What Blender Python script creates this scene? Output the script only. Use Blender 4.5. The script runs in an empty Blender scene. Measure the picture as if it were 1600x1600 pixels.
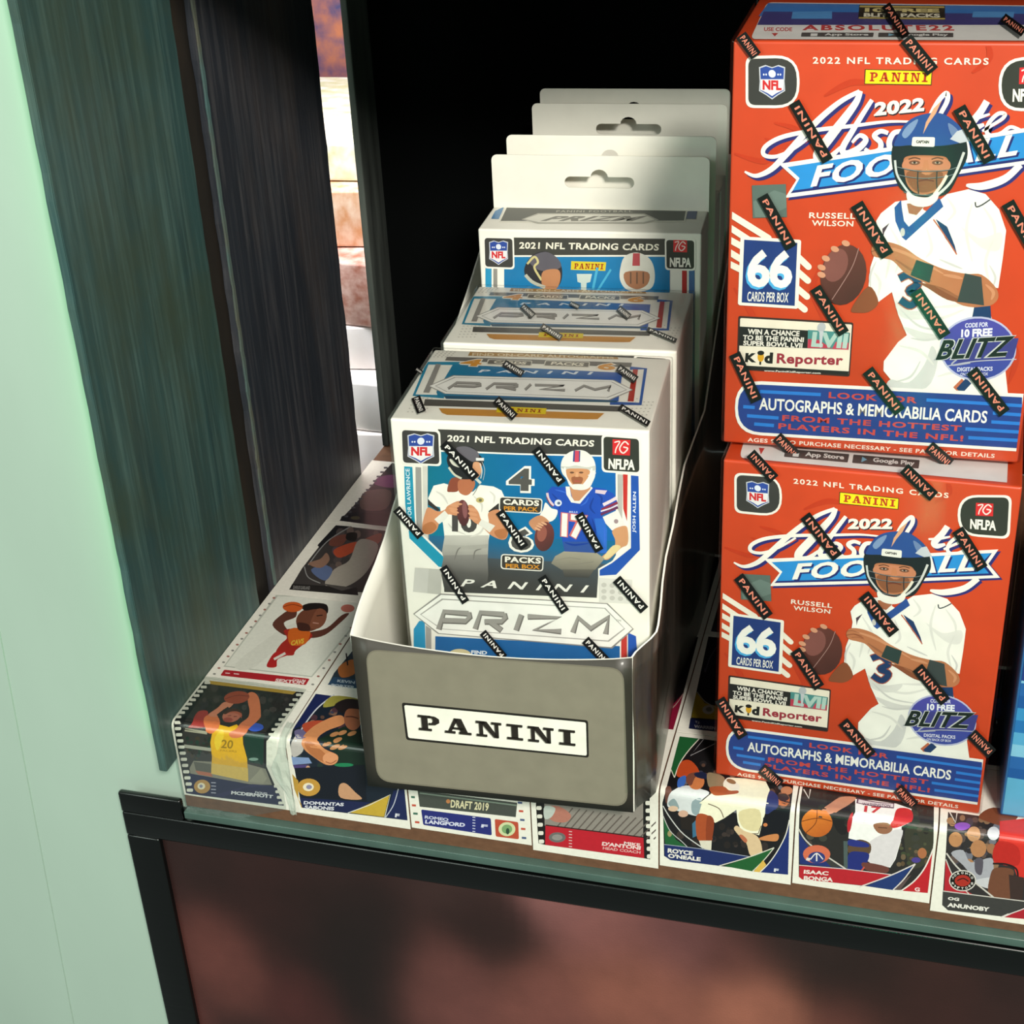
import bpy, bmesh, math, random
from mathutils import Vector, Matrix, Euler
from mathutils.geometry import tessellate_polygon

random.seed(4)
PI = math.pi
sc = bpy.context.scene
COL = sc.collection

# ------------------------------------------------------------------ camera
CAM = Vector((0.35784, -0.55579, 0.46083))
ROT = Euler((1.07021, 0.04523, 0.26730), 'XYZ')
FPX = 2344.1
cd = bpy.data.cameras.new('camera')
cam = bpy.data.objects.new('camera', cd)
COL.objects.link(cam)
cam.location = CAM
cam.rotation_euler = ROT
cd.sensor_width = 36
cd.lens = 36 * FPX / 1600
cd.clip_start = 0.01
cd.clip_end = 50
sc.camera = cam

# ------------------------------------------------------------------ world, exposure
w = bpy.data.worlds.new('world')
sc.world = w
w.use_nodes = True
w.node_tree.nodes['Background'].inputs[0].default_value = (0.72, 0.86, 0.80, 1)
w.node_tree.nodes['Background'].inputs[1].default_value = 0.20
sc.view_settings.view_transform = 'Standard'
sc.view_settings.look = 'None'
sc.view_settings.exposure = 0.0
sc.view_settings.gamma = 1.0
sc.view_settings.use_curve_mapping = False


def light(name, loc, aim, sx, sy, energy, col, spread=PI):
    l = bpy.data.lights.new(name, 'AREA')
    l.shape = 'RECTANGLE'
    l.size, l.size_y = sx, sy
    l.energy = energy
    l.color = col
    l.spread = spread
    o = bpy.data.objects.new(name, l)
    COL.objects.link(o)
    o.location = loc
    d = Vector(aim) - Vector(loc)
    o.rotation_euler = d.to_track_quat('-Z', 'Y').to_euler()
    return o


light('store_light', (0.98, -1.45, 1.34), (0.24, 0.02, 0.10), 0.32, 0.26, 56.0, (1.0, 0.96, 0.87))
light('aisle_light', (-0.70, -1.15, 0.75), (-0.1, 0.0, 0.1), 0.7, 0.7, 8.5, (0.86, 1.0, 0.91))
light('green_strip_light', (-0.0058, 0.0050, 0.265), (-0.05, 0.0050, 0.265), 0.0035, 0.56, 0.070, (0.05, 1.0, 0.22))
light('neighbour_light', (0.0, 0.42, 0.75), (-0.16, 0.72, 0.0), 0.3, 0.3, 14.0, (1.0, 0.97, 0.96))
light('green_streak_light', (0.374, -0.70, -0.02), (0.374, 0.03, 0.12), 0.005, 0.26, 0.22, (0.02, 1.0, 0.45))  # unseen lamp, added so the shrink film mirrors a green streak


# ------------------------------------------------------------------ colours and materials
def lin(h):
    r = []
    for i in (0, 2, 4):
        c = int(h[i:i + 2], 16) / 255
        r.append(c / 12.92 if c <= 0.04045 else ((c + 0.055) / 1.055) ** 2.4)
    return (r[0], r[1], r[2], 1.0)


def mat(name, hexcol=None, rough=0.5, coat=0.0, attr=False, noise=None, bump=None, metal=0.0, spec=0.5, obj_scale=None):
    m = bpy.data.materials.new(name)
    m.use_nodes = True
    nt = m.node_tree
    N, L = nt.nodes, nt.links
    b = N['Principled BSDF']
    b.inputs['Roughness'].default_value = rough
    b.inputs['Coat Weight'].default_value = coat
    b.inputs['Coat Roughness'].default_value = 0.12
    b.inputs['Metallic'].default_value = metal
    b.inputs['Specular IOR Level'].default_value = spec
    src = None
    tc = N.new('ShaderNodeTexCoord')
    if attr:
        a = N.new('ShaderNodeVertexColor')
        a.layer_name = 'Col'
        src = a.outputs['Color']
    else:
        b.inputs['Base Color'].default_value = lin(hexcol)
    if noise:
        # noise = (scale xyz, strength, second colour or None)
        sv, st, h2 = noise
        mp = N.new('ShaderNodeMapping')
        mp.inputs['Scale'].default_value = sv
        L.new(tc.outputs['Object'], mp.inputs['Vector'])
        nz = N.new('ShaderNodeTexNoise')
        nz.inputs['Scale'].default_value = 1.0
        nz.inputs['Detail'].default_value = 5
        L.new(mp.outputs[0], nz.inputs['Vector'])
        cr = N.new('ShaderNodeMapRange')
        cr.inputs['From Min'].default_value = 0.32
        cr.inputs['From Max'].default_value = 0.68
        L.new(nz.outputs['Fac'], cr.inputs['Value'])
        mx = N.new('ShaderNodeMix')
        mx.data_type = 'RGBA'
        if h2:
            if src:
                L.new(src, mx.inputs['A'])
            else:
                mx.inputs['A'].default_value = lin(hexcol)
            mx.inputs['B'].default_value = lin(h2)
            ml = N.new('ShaderNodeMath')
            ml.operation = 'MULTIPLY'
            ml.inputs[1].default_value = st
            L.new(cr.outputs[0], ml.inputs[0])
            L.new(ml.outputs[0], mx.inputs['Factor'])
        else:
            mx.blend_type = 'MULTIPLY'
            mx.inputs['Factor'].default_value = st
            if src:
                L.new(src, mx.inputs['A'])
            else:
                mx.inputs['A'].default_value = lin(hexcol)
            L.new(cr.outputs[0], mx.inputs['B'])
        src = mx.outputs['Result']
    if src:
        L.new(src, b.inputs['Base Color'])
    if bump:
        sv, st, dist = bump
        mp = N.new('ShaderNodeMapping')
        mp.inputs['Scale'].default_value = sv
        L.new(tc.outputs['Object'], mp.inputs['Vector'])
        nz = N.new('ShaderNodeTexNoise')
        nz.inputs['Scale'].default_value = 1.0
        nz.inputs['Detail'].default_value = 4
        L.new(mp.outputs[0], nz.inputs['Vector'])
        bp = N.new('ShaderNodeBump')
        bp.inputs['Strength'].default_value = st
        bp.inputs['Distance'].default_value = dist
        L.new(nz.outputs['Fac'], bp.inputs['Height'])
        L.new(bp.outputs[0], b.inputs['Normal'])
        L.new(bp.outputs[0], b.inputs['Coat Normal'])
    return m


def film_mat(name, scale, strength, tint=(1, 1, 1, 1), rough=0.12, boost=0.0, cap=0.35):
    m = bpy.data.materials.new(name)
    m.use_nodes = True
    nt = m.node_tree
    N, L = nt.nodes, nt.links
    for n in list(N):
        N.remove(n)
    out = N.new('ShaderNodeOutputMaterial')
    tr = N.new('ShaderNodeBsdfTransparent')
    tr.inputs[0].default_value = tint
    gl = N.new('ShaderNodeBsdfGlossy')
    gl.inputs['Roughness'].default_value = rough
    fr = N.new('ShaderNodeFresnel')
    fr.inputs['IOR'].default_value = 1.42
    mx = N.new('ShaderNodeMixShader')
    tc = N.new('ShaderNodeTexCoord')
    mp = N.new('ShaderNodeMapping')
    mp.inputs['Scale'].default_value = scale
    nz = N.new('ShaderNodeTexNoise')
    nz.inputs['Scale'].default_value = 1.0
    nz.inputs['Detail'].default_value = 3
    bp = N.new('ShaderNodeBump')
    bp.inputs['Strength'].default_value = strength
    bp.inputs['Distance'].default_value = 0.002
    L.new(tc.outputs['Object'], mp.inputs['Vector'])
    L.new(mp.outputs[0], nz.inputs['Vector'])
    L.new(nz.outputs['Fac'], bp.inputs['Height'])
    L.new(bp.outputs[0], gl.inputs['Normal'])
    L.new(bp.outputs[0], fr.inputs['Normal'])
    ad = N.new('ShaderNodeMath')
    ad.operation = 'MULTIPLY_ADD'
    ad.use_clamp = True
    ad.inputs[1].default_value = cap
    ad.inputs[2].default_value = boost
    L.new(fr.outputs[0], ad.inputs[0])
    L.new(ad.outputs[0], mx.inputs[0])
    L.new(tr.outputs[0], mx.inputs[1])
    L.new(gl.outputs[0], mx.inputs[2])
    L.new(mx.outputs[0], out.inputs[0])
    return m


M_PRINT = mat('printed_board', attr=True, rough=0.42, coat=0.15, noise=((90, 90, 90), 0.10, None))
M_CARD = mat('glossy_card', attr=True, rough=0.35, coat=0.35, noise=((500, 500, 500), 0.07, None))
M_WHITE = mat('white_board', 'efece0', 0.55, noise=((60, 60, 60), 0.06, None))
M_RED = mat('red_board', 'cc441c', 0.45, coat=0.2, noise=((40, 40, 40), 0.12, None))
M_WRAP = film_mat('shrink_film', (45, 12, 30), 0.22)
M_CLEAR = film_mat('clear_sleeve', (90, 90, 40), 0.25, (0.93, 0.96, 0.94, 1), 0.15, 0.0, 0.3)
M_TAPE = mat('black_print', attr=True, rough=0.35, coat=0.3)
M_TRAY_OUT = mat('tray_outer', '2c2722', 0.35, coat=0.4, noise=((200, 200, 14), 0.5, '6b5d50'), bump=((60, 60, 10), 0.4, 0.001))
M_TRAY_IN = mat('tray_inner', 'f0eee4', 0.6)
M_BLACKWALL = mat('black_panel', '030404', 0.8, noise=((14, 14, 3), 0.6, '060808'), spec=0.05)
M_POST = mat('grey_black_post', '222423', 0.5, noise=((60, 60, 6), 0.9, '5c625d'), spec=0.3)


def streaky(name, cols, rough):
    """dark painted board with vertical brush streaks of several tones"""
    m = mat(name, cols[0], rough, bump=((90, 90, 7), 0.3, 0.001), spec=0.4)
    nt = m.node_tree
    N, L = nt.nodes, nt.links
    b = N['Principled BSDF']
    tc = N.new('ShaderNodeTexCoord')
    prev = None
    for k, (sc_, c) in enumerate(zip(((70, 70, 5), (22, 22, 4), (260, 260, 9), (12, 12, 12)), cols[1:])):
        mp = N.new('ShaderNodeMapping')
        mp.inputs['Scale'].default_value = sc_
        mp.inputs['Location'].default_value = (k * 3.7, k * 1.3, k * 5.1)
        nz = N.new('ShaderNodeTexNoise')
        nz.inputs['Scale'].default_value = 1
        nz.inputs['Detail'].default_value = 6
        nz.inputs['Roughness'].default_value = 0.65
        mr = N.new('ShaderNodeMapRange')
        mr.inputs['From Min'].default_value = 0.46
        mr.inputs['From Max'].default_value = 0.72
        mr.inputs['To Max'].default_value = 0.85
        mx = N.new('ShaderNodeMix')
        mx.data_type = 'RGBA'
        L.new(tc.outputs['Object'], mp.inputs[0]); L.new(mp.outputs[0], nz.inputs['Vector']); L.new(nz.outputs['Fac'], mr.inputs['Value'])
        L.new(mr.outputs[0], mx.inputs['Factor'])
        if prev: L.new(prev, mx.inputs['A'])
        else: mx.inputs['A'].default_value = lin(cols[0])
        mx.inputs['B'].default_value = lin(c)
        prev = mx.outputs['Result']
    L.new(prev, b.inputs['Base Color'])
    return m


M_PANEL_A = streaky('teal_black_board', ('34504f', '2b3f40', '4a5548', '55706a', '3f4c3c'), 0.42)
M_PANEL_B = streaky('charcoal_board', ('2c2f36', '262a30', '4e4643', '545356', '30363e'), 0.45)
M_MINT = mat('mint_plastic', 'acc2b4', 0.45, noise=((8, 8, 3), 0.10, None), bump=((30, 30, 12), 0.15, 0.001))
M_SHELF = mat('brown_laminate', '6e4c36', 0.6, noise=((180, 180, 260), 0.45, '4a3020'))
M_RAIL = mat('pale_green_rail', '4c645c', 0.35, coat=0.2, noise=((60, 60, 60), 0.2, None))
M_FRAME = mat('gloss_black_frame', '040505', 0.3, coat=0.25, bump=((20, 200, 200), 0.15, 0.001))
M_PICT = mat('picture_print', attr=True, rough=0.5, coat=0.10, noise=((26, 26, 26), 0.25, None), bump=((900, 900, 900), 0.25, 0.0004))
M_DUST = mat('dust', 'd8d0c0', 0.8)


# ------------------------------------------------------------------ object helpers
def tag(o, label=None, cat=None, group=None, kind=None):
    if label: o['label'] = label
    if cat: o['category'] = cat
    if group: o['group'] = group
    if kind: o['kind'] = kind
    return o


def empty(name, loc=(0, 0, 0), yaw=0):
    o = bpy.data.objects.new(name, None)
    o.empty_display_size = 0.01
    COL.objects.link(o)
    o.location = loc
    o.rotation_euler = (0, 0, yaw)
    return o


def obj(name, me, mats, parent=None, loc=None, yaw=0):
    for m in (mats if isinstance(mats, (list, tuple)) else [mats]):
        me.materials.append(m)
    o = bpy.data.objects.new(name, me)
    COL.objects.link(o)
    if parent: o.parent = parent
    if loc is not None: o.location = loc
    if yaw: o.rotation_euler = (0, 0, yaw)
    return o


def box_mesh(name, x0, x1, y0, y1, z0, z1, bev=0.0, seg=2):
    bm = bmesh.new()
    bmesh.ops.create_cube(bm, size=1)
    for v in bm.verts:
        v.co = Vector(((x0 + x1) / 2 + v.co.x * (x1 - x0), (y0 + y1) / 2 + v.co.y * (y1 - y0), (z0 + z1) / 2 + v.co.z * (z1 - z0)))
    if bev:
        bmesh.ops.bevel(bm, geom=bm.edges[:], offset=bev, segments=seg, affect='EDGES', profile=0.6)
        for f in bm.faces: f.smooth = True
    me = bpy.data.meshes.new(name)
    bm.to_mesh(me)
    bm.free()
    return me


def box(name, ext, m, parent=None, bev=0.0, loc=None, yaw=0):
    return obj(name, box_mesh(name, *ext, bev), m, parent, loc, yaw)


def extrude_mesh(name, pts, axis, a0, a1, bev=0.0):
    """polygon (2d points) swept along an axis; axis 'x': pts=(y,z); 'y': pts=(x,z); 'z': pts=(x,y)"""
    def co(p, t):
        return {'x': (t, p[0], p[1]), 'y': (p[0], t, p[1]), 'z': (p[0], p[1], t)}[axis]
    bm = bmesh.new()
    va = [bm.verts.new(co(p, a0)) for p in pts]
    vb = [bm.verts.new(co(p, a1)) for p in pts]
    n = len(pts)
    for i in range(n):
        bm.faces.new((va[i], va[(i + 1) % n], vb[(i + 1) % n], vb[i]))
    for t in tessellate_polygon([[Vector((p[0], p[1], 0)) for p in pts]]):
        bm.faces.new([va[i] for i in t])
        bm.faces.new([vb[i] for i in reversed(t)])
    bmesh.ops.recalc_face_normals(bm, faces=bm.faces[:])
    if bev:
        es = [e for e in bm.edges if len(e.link_faces) == 2 and e.calc_face_angle(0) > 0.6]
        bmesh.ops.bevel(bm, geom=es, offset=bev, segments=2, affect='EDGES')
    me = bpy.data.meshes.new(name)
    bm.to_mesh(me)
    bm.free()
    return me


# ------------------------------------------------------------------ measuring: a pixel of the rectified photograph on a real plane
RM = ROT.to_matrix()


def ray_hit(u, v, axis, val, loc=(0, 0, 0), yaw=0.0):
    """where the sight line of a photo point meets the plane <axis>=val of a thing at loc turned by yaw; local coordinates"""
    d = RM @ Vector(((u - 800) / FPX, -(v - 800) / FPX, -1.0))
    R = Matrix.Rotation(-yaw, 3, 'Z')
    o = R @ (CAM - Vector(loc))
    d = R @ d
    i = 'xyz'.index(axis)
    t = (val - o[i]) / d[i]
    return o + d * t


# ------------------------------------------------------------------ flat print: vector artwork laid on a face
_txt = {}


def glyphs(s, bold, sp=1.0):
    k = (s, bold, sp)
    if k in _txt: return _txt[k]
    cu = bpy.data.curves.new('lettering', 'FONT')
    cu.body = s
    cu.size = 1
    cu.offset = bold
    cu.space_character = sp
    cu.resolution_u = 3
    o = bpy.data.objects.new('lettering', cu)
    COL.objects.link(o)
    bpy.context.view_layer.update()
    dg = bpy.context.evaluated_depsgraph_get()
    me = bpy.data.meshes.new_from_object(o.evaluated_get(dg))
    vs = [(v.co.x, v.co.y) for v in me.vertices]
    fs = [tuple(p.vertices) for p in me.polygons]
    bpy.data.objects.remove(o)
    bpy.data.curves.remove(cu)
    bpy.data.meshes.remove(me)
    _txt[k] = (vs, fs)
    return _txt[k]


def smooth_pts(p, closed, n=5):
    out = []
    m = len(p)
    rng = range(m) if closed else range(m - 1)
    for i in rng:
        p0 = p[(i - 1) % m] if (closed or i > 0) else p[0]
        p1, p2 = p[i], p[(i + 1) % m]
        p3 = p[(i + 2) % m] if (closed or i + 2 < m) else p[-1]
        for k in range(n):
            t = k / n
            out.append(tuple(0.5 * (2 * p1[j] + (p2[j] - p0[j]) * t + (2 * p0[j] - 5 * p1[j] + 4 * p2[j] - p3[j]) * t * t
                                    + (-p0[j] + 3 * p1[j] - 3 * p2[j] + p3[j]) * t ** 3) for j in (0, 1)))
    if not closed: out.append(tuple(p[-1]))
    return out


class Art:
    STEP = 0.000008

    def __init__(s, fmap, dens=None):
        s.f = fmap
        s.vs, s.fs, s.cs = [], [], []
        s.bb = []
        s.layer = 1
        s.c = (0, 0, 1.0)
        s.dens = dens

    def _lay(s, pts):
        """print layers: a shape sits one layer above whatever it overlaps"""
        x0 = min(p[0] for p in pts); x1 = max(p[0] for p in pts)
        y0 = min(p[1] for p in pts); y1 = max(p[1] for p in pts)
        l = 0
        for b in s.bb:
            if b[4] > l and b[0] < x1 and b[1] > x0 and b[2] < y1 and b[3] > y0: l = b[4]
        s.layer = l + 1
        s.bb.append((x0, x1, y0, y1, l + 1))

    def crop(s, x0, y0, k):
        s.c = (x0, y0, k)
        return s

    def px(s, p):
        return s.f(s.c[0] + p[0] / s.c[2], s.c[1] + p[1] / s.c[2])

    def _local(s, pts, col, grad=None):
        """pts: local 2d polygon"""
        tri = tessellate_polygon([[Vector((p[0], p[1], 0)) for p in pts]])
        b = len(s.vs)
        s._lay(pts)
        for p in pts:
            s.vs.append((p[0], p[1], s.layer))
        c0 = lin(col)
        if grad:
            (ax, ay), (bx, by), c2 = grad
            c2 = lin(c2)
            dx, dy = bx - ax, by - ay
            L2 = dx * dx + dy * dy
            cc = []
            for p in pts:
                t = min(1, max(0, ((p[0] - ax) * dx + (p[1] - ay) * dy) / L2))
                cc.append(tuple(c0[i] * (1 - t) + c2[i] * t for i in range(4)))
        for t in tri:
            s.fs.append((b + t[0], b + t[1], b + t[2]))
            s.cs.append([cc[i] for i in t] if grad else [c0] * 3)

    def P(s, pts, col, sm=0, grad=None):
        """polygon in crop pixels; grad=(pixel from, pixel to, second colour)"""
        if sm: pts = smooth_pts(pts, True, 4)
        if s.dens:
            q = []
            for i, a in enumerate(pts):
                b = pts[(i + 1) % len(pts)]
                L = math.hypot(b[0] - a[0], b[1] - a[1]) / s.c[2]
                n = max(1, int(L / s.dens))
                q += [(a[0] + (b[0] - a[0]) * k / n, a[1] + (b[1] - a[1]) * k / n) for k in range(n)]
            pts = q
        loc = [s.px(p) for p in pts]
        g = (s.px(grad[0]), s.px(grad[1]), grad[2]) if grad else None
        s._local(loc, col, g)
        return s

    def R(s, quad, r, col, grow=0.0):
        """rounded quad tl,tr,br,bl in crop pixels, radii in crop pixels"""
        rr = r if isinstance(r, (list, tuple)) else [r] * 4
        q = list(quad)
        if grow:
            cx = sum(p[0] for p in q) / 4
            cy = sum(p[1] for p in q) / 4
            n = []
            for p in q:
                n.append((p[0] + math.copysign(grow, p[0] - cx), p[1] + math.copysign(grow, p[1] - cy)))
            q = n
        out = []
        for i, p in enumerate(q):
            a, b = q[i - 1], q[(i + 1) % 4]
            la, lb = math.dist(p, a), math.dist(p, b)
            k = min(rr[i], la * 0.5, lb * 0.5)
            if k <= 0:
                out.append(p)
                continue
            pa = (p[0] + (a[0] - p[0]) * k / la, p[1] + (a[1] - p[1]) * k / la)
            pb = (p[0] + (b[0] - p[0]) * k / lb, p[1] + (b[1] - p[1]) * k / lb)
            for j in range(7):
                t = j / 6
                out.append(tuple((1 - t) ** 2 * pa[m] + 2 * t * (1 - t) * p[m] + t * t * pb[m] for m in (0, 1)))
        return s.P(out, col)

    def E(s, cx, cy, rx, ry, col, rot=0, n=22, grad=None):
        c_, s_ = math.cos(math.radians(rot)), math.sin(math.radians(rot))
        pts = []
        for i in range(n):
            a = 2 * PI * i / n
            x, y = rx * math.cos(a), ry * math.sin(a)
            pts.append((cx + x * c_ - y * s_, cy + x * s_ + y * c_))
        return s.P(pts, col, grad=grad)

    def S(s, pts, w0, col, w1=None, wm=None, sm=True):
        """stroke with widths in crop pixels (start, middle, end)"""
        w1 = w0 if w1 is None else w1
        if sm and len(pts) > 2: pts = smooth_pts(pts, False, 6)
        n = len(pts)
        L, Rr = [], []
        for i, p in enumerate(pts):
            a, b = pts[max(0, i - 1)], pts[min(n - 1, i + 1)]
            dx, dy = b[0] - a[0], b[1] - a[1]
            q = math.hypot(dx, dy) or 1
            t = i / (n - 1)
            wd = w0 + (w1 - w0) * t
            if wm is not None: wd = wd + (wm - wd) * math.sin(PI * t)
            L.append((p[0] - dy / q * wd / 2, p[1] + dx / q * wd / 2))
            Rr.append((p[0] + dy / q * wd / 2, p[1] - dx / q * wd / 2))
        b = len(s.vs)
        c0 = lin(col)
        pp = [s.px(q) for lr in zip(L, Rr) for q in lr]
        s._lay(pp)
        for a_ in pp: s.vs.append((a_[0], a_[1], s.layer))
        for i in range(n - 1):
            s.fs.append((b + 2 * i, b + 2 * i + 1, b + 2 * i + 3, b + 2 * i + 2))
            s.cs.append([c0] * 4)
        return s

    def _map(s, vs, fs, bl, br, tl, col):
        x0 = min(v[0] for v in vs); x1 = max(v[0] for v in vs)
        y0 = min(v[1] for v in vs); y1 = max(v[1] for v in vs)
        B, X, Y = s.px(bl), s.px(br), s.px(tl)
        c0 = lin(col)
        b = len(s.vs)
        s._lay([B, X, Y, (X[0] + Y[0] - B[0], X[1] + Y[1] - B[1])])
        for v in vs:
            a = (v[0] - x0) / (x1 - x0)
            t = (v[1] - y0) / (y1 - y0)
            s.vs.append((B[0] + (X[0] - B[0]) * a + (Y[0] - B[0]) * t, B[1] + (X[1] - B[1]) * a + (Y[1] - B[1]) * t, s.layer))
        for f in fs:
            s.fs.append(tuple(b + i for i in f))
            s.cs.append([c0] * len(f))
        return s

    def T(s, txt, bl, br, tl, col, bold=0.02, sp=1.0, sh=0.0, shadow=None):
        vs, fs = glyphs(txt, bold, sp)
        if sh: vs = [(x + sh * y, y) for x, y in vs]
        if shadow:
            dx, dy, c2 = shadow
            s._map(vs, fs, (bl[0] + dx, bl[1] + dy), (br[0] + dx, br[1] + dy), (tl[0] + dx, tl[1] + dy), c2)
        return s._map(vs, fs, bl, br, tl, col)

    def slab(s, bl, br, tl, col):
        """the slab-serif wordmark PANINI"""
        vs, fs = [], []

        def rect(x0, y0, x1, y1):
            quad((x0, y0), (x1, y0), (x1, y1), (x0, y1))

        def quad(*p):
            b = len(vs)
            vs.extend(p)
            fs.append(tuple(range(b, b + len(p))))
        x = 0.0
        for ch in 'PANINI':
            if ch == 'I':
                rect(x, 0, x + .62, .16); rect(x, .84, x + .62, 1); rect(x + .18, .1, x + .44, .9)
                x += .62
            elif ch == 'N':
                rect(x, 0, x + .42, .16); rect(x + .12, .1, x + .27, 1); rect(x, .84, x + .35, 1)
                rect(x + .60, .84, x + 1.0, 1); rect(x + .73, 0, x + .88, .9)
                quad((x + .12, 1), (x + .68, 0), (x + .88, 0), (x + .42, 1))
                x += 1.0
            elif ch == 'A':
                rect(x, 0, x + .42, .16); rect(x + .56, 0, x + 1.05, .16)
                quad((x + .12, .1), (x + .26, .1), (x + .56, 1), (x + .40, 1))
                quad((x + .64, .1), (x + .92, .1), (x + .68, 1), (x + .38, 1))
                rect(x + .3, .28, x + .75, .42)
                x += 1.05
            else:
                rect(x, 0, x + .52, .16); rect(x, .84, x + .5, 1); rect(x + .13, .1, x + .38, .9)
                o = [(x + .4, 1), (x + .68, .97), (x + .84, .82), (x + .84, .58), (x + .68, .42), (x + .4, .38)]
                i = [(x + .4, .86), (x + .52, .85), (x + .58, .78), (x + .58, .62), (x + .52, .54), (x + .4, .53)]
                for k in range(5): quad(i[k], i[k + 1], o[k + 1], o[k])
                x += .84
            x += .2
        return s._map(vs, fs, bl, br, tl, col)

    def mesh(s, name, to3d, cuts=None, base=None):
        """base: list of (verts, faces, colour) already 3d"""
        bm = bmesh.new()
        cl = bm.loops.layers.float_color.new('Col')
        V = [bm.verts.new((v[0], v[1], v[2] * s.STEP)) for v in s.vs]
        for f, c in zip(s.fs, s.cs):
            try:
                fc = bm.faces.new([V[i] for i in f])
            except ValueError:
                continue
            for l, k in zip(fc.loops, c): l[cl] = k
        for c in cuts or ():
            bmesh.ops.bisect_plane(bm, geom=bm.verts[:] + bm.edges[:] + bm.faces[:], plane_co=(0, c, 0), plane_no=(0, 1, 0), dist=1e-7)
        # every printed face looks outwards
        for f in bm.faces:
            f.normal_update()
            if f.normal.z < 0: f.normal_flip()
        for v in bm.verts: v.co = to3d(v.co.x, v.co.y, v.co.z)
        me = bpy.data.meshes.new(name)
        bm.to_mesh(me)
        bm.free()
        return me


BLK = '0c0b0b'


def seal(A, p0, p1, wd, tc='e8e4dc', txt='PANINI', part=(0, 1)):
    """a black security strip printed on the film, lettering reads from p0 to p1"""
    dx, dy = p1[0] - p0[0], p1[1] - p0[1]
    L = math.hypot(dx, dy)
    ux, uy = dx / L, dy / L
    nx, ny = uy, -ux          # up of the lettering
    def q(a, b): return (p0[0] + ux * a * L + nx * b * wd, p0[1] + uy * a * L + ny * b * wd)
    A.P([q(0, .5), q(1, .5), q(1, -.5), q(0, -.5)], BLK)
    if txt: A.T(txt, q(.08, -.24), q(.92, -.24), q(.08, .24), tc, 0.02, 1.2)

# ------------------------------------------------------------------ the artwork
def nfl_badge(A, q, r, sh):
    """dark tile with a white edge and the league's shield; sh = shield centre x, y, half width, half height"""
    A.R(q, r, 'f2efe4')
    cx = sum(p[0] for p in q) / 4; cy = sum(p[1] for p in q) / 4
    A.R([(p[0] + (cx - p[0]) * .10, p[1] + (cy - p[1]) * .11) for p in q], [k * .85 for k in (r if isinstance(r, (list, tuple)) else [r] * 4)], '3c3b38')
    x, y, a, b = sh
    o = [(-1, -.85), (-.5, -.98), (0, -.85), (.5, -.98), (1, -.85), (.95, 0), (1, .55), (.45, .8), (0, 1.05), (-.45, .8), (-1, .55), (-.95, 0)]
    A.P([(x + a * p * 1.1, y + b * t * 1.08) for p, t in o], 'c9ccd2')
    A.P([(x + a * p, y + b * t) for p, t in o], '2e4a9a')
    A.P([(x - a * .95, y - b * .15), (x + a * .95, y - b * .15), (x + a * .97, y + b * .52), (x + a * .4, y + b * .72), (x, y + b * .92), (x - a * .4, y + b * .72), (x - a * .97, y + b * .52)], 'e9e7e6')
    A.E(x, y - b * .5, a * .3, b * .25, 'dfe4ee', -30)
    for k in (-.7, -.5, .5, .7): A.E(x + a * k, y - b * .45, a * .07, b * .07, 'dfe4ee', 0, 8)
    A.T('NFL', (x - a * .8, y + b * .52), (x + a * .8, y + b * .55), (x - a * .8, y - b * .1), 'cf2a2e', 0.05)


def pa_badge(A, q, r, sq, tx):
    A.R(q, r, 'f2efe4')
    cx = sum(p[0] for p in q) / 4; cy = sum(p[1] for p in q) / 4
    A.R([(p[0] + (cx - p[0]) * .10, p[1] + (cy - p[1]) * .11) for p in q], [k * .85 for k in (r if isinstance(r, (list, tuple)) else [r] * 4)], '35362f')
    A.P(sq, 'd8282c')
    x0, y0 = sq[0]; w_ = sq[1][0] - x0; h = sq[3][1] - y0
    A.S([(x0 + w_ * .1, y0 + h * .2), (x0 + w_ * .4, y0 + h * .15), (x0 + w_ * .2, y0 + h * .6), (x0 + w_ * .15, y0 + h * .9)], w_ * .07, 'f0e0d8')
    A.S([(x0 + w_ * .9, y0 + h * .35), (x0 + w_ * .7, y0 + h * .15), (x0 + w_ * .5, y0 + h * .35), (x0 + w_ * .4, y0 + h * .65), (x0 + w_ * .6, y0 + h * .9), (x0 + w_ * .85, y0 + h * .6), (x0 + w_ * .6, y0 + h * .5)], w_ * .08, 'f0e0d8')
    A.T('NFLPA', tx[0], tx[1], tx[2], 'f4f0e4', 0.04, 0.95)


def folds(A, col, w0, *strokes):
    for p in strokes: A.S(p, w0 * .3, col, w0 * .3, w0)


def crowd(A, q, n, seed, size, cols=('5a4238', '3a3c4c', '7a5a48', '2a2628', '6a6a70', '4a3038', '8a6a58')):
    """blurred spectators inside the quad tl,tr,br,bl"""
    rn = random.Random(seed)
    for _ in range(n):
        u, v = rn.random(), rn.random()
        x = (q[0][0] * (1 - u) + q[1][0] * u) * (1 - v) + (q[3][0] * (1 - u) + q[2][0] * u) * v
        y = (q[0][1] * (1 - u) + q[1][1] * u) * (1 - v) + (q[3][1] * (1 - u) + q[2][1] * u) * v
        k = size * rn.uniform(.5, 1.2)
        A.E(x, y, k, k * rn.uniform(.7, 1.3), rn.choice(cols), 0, 9)


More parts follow.
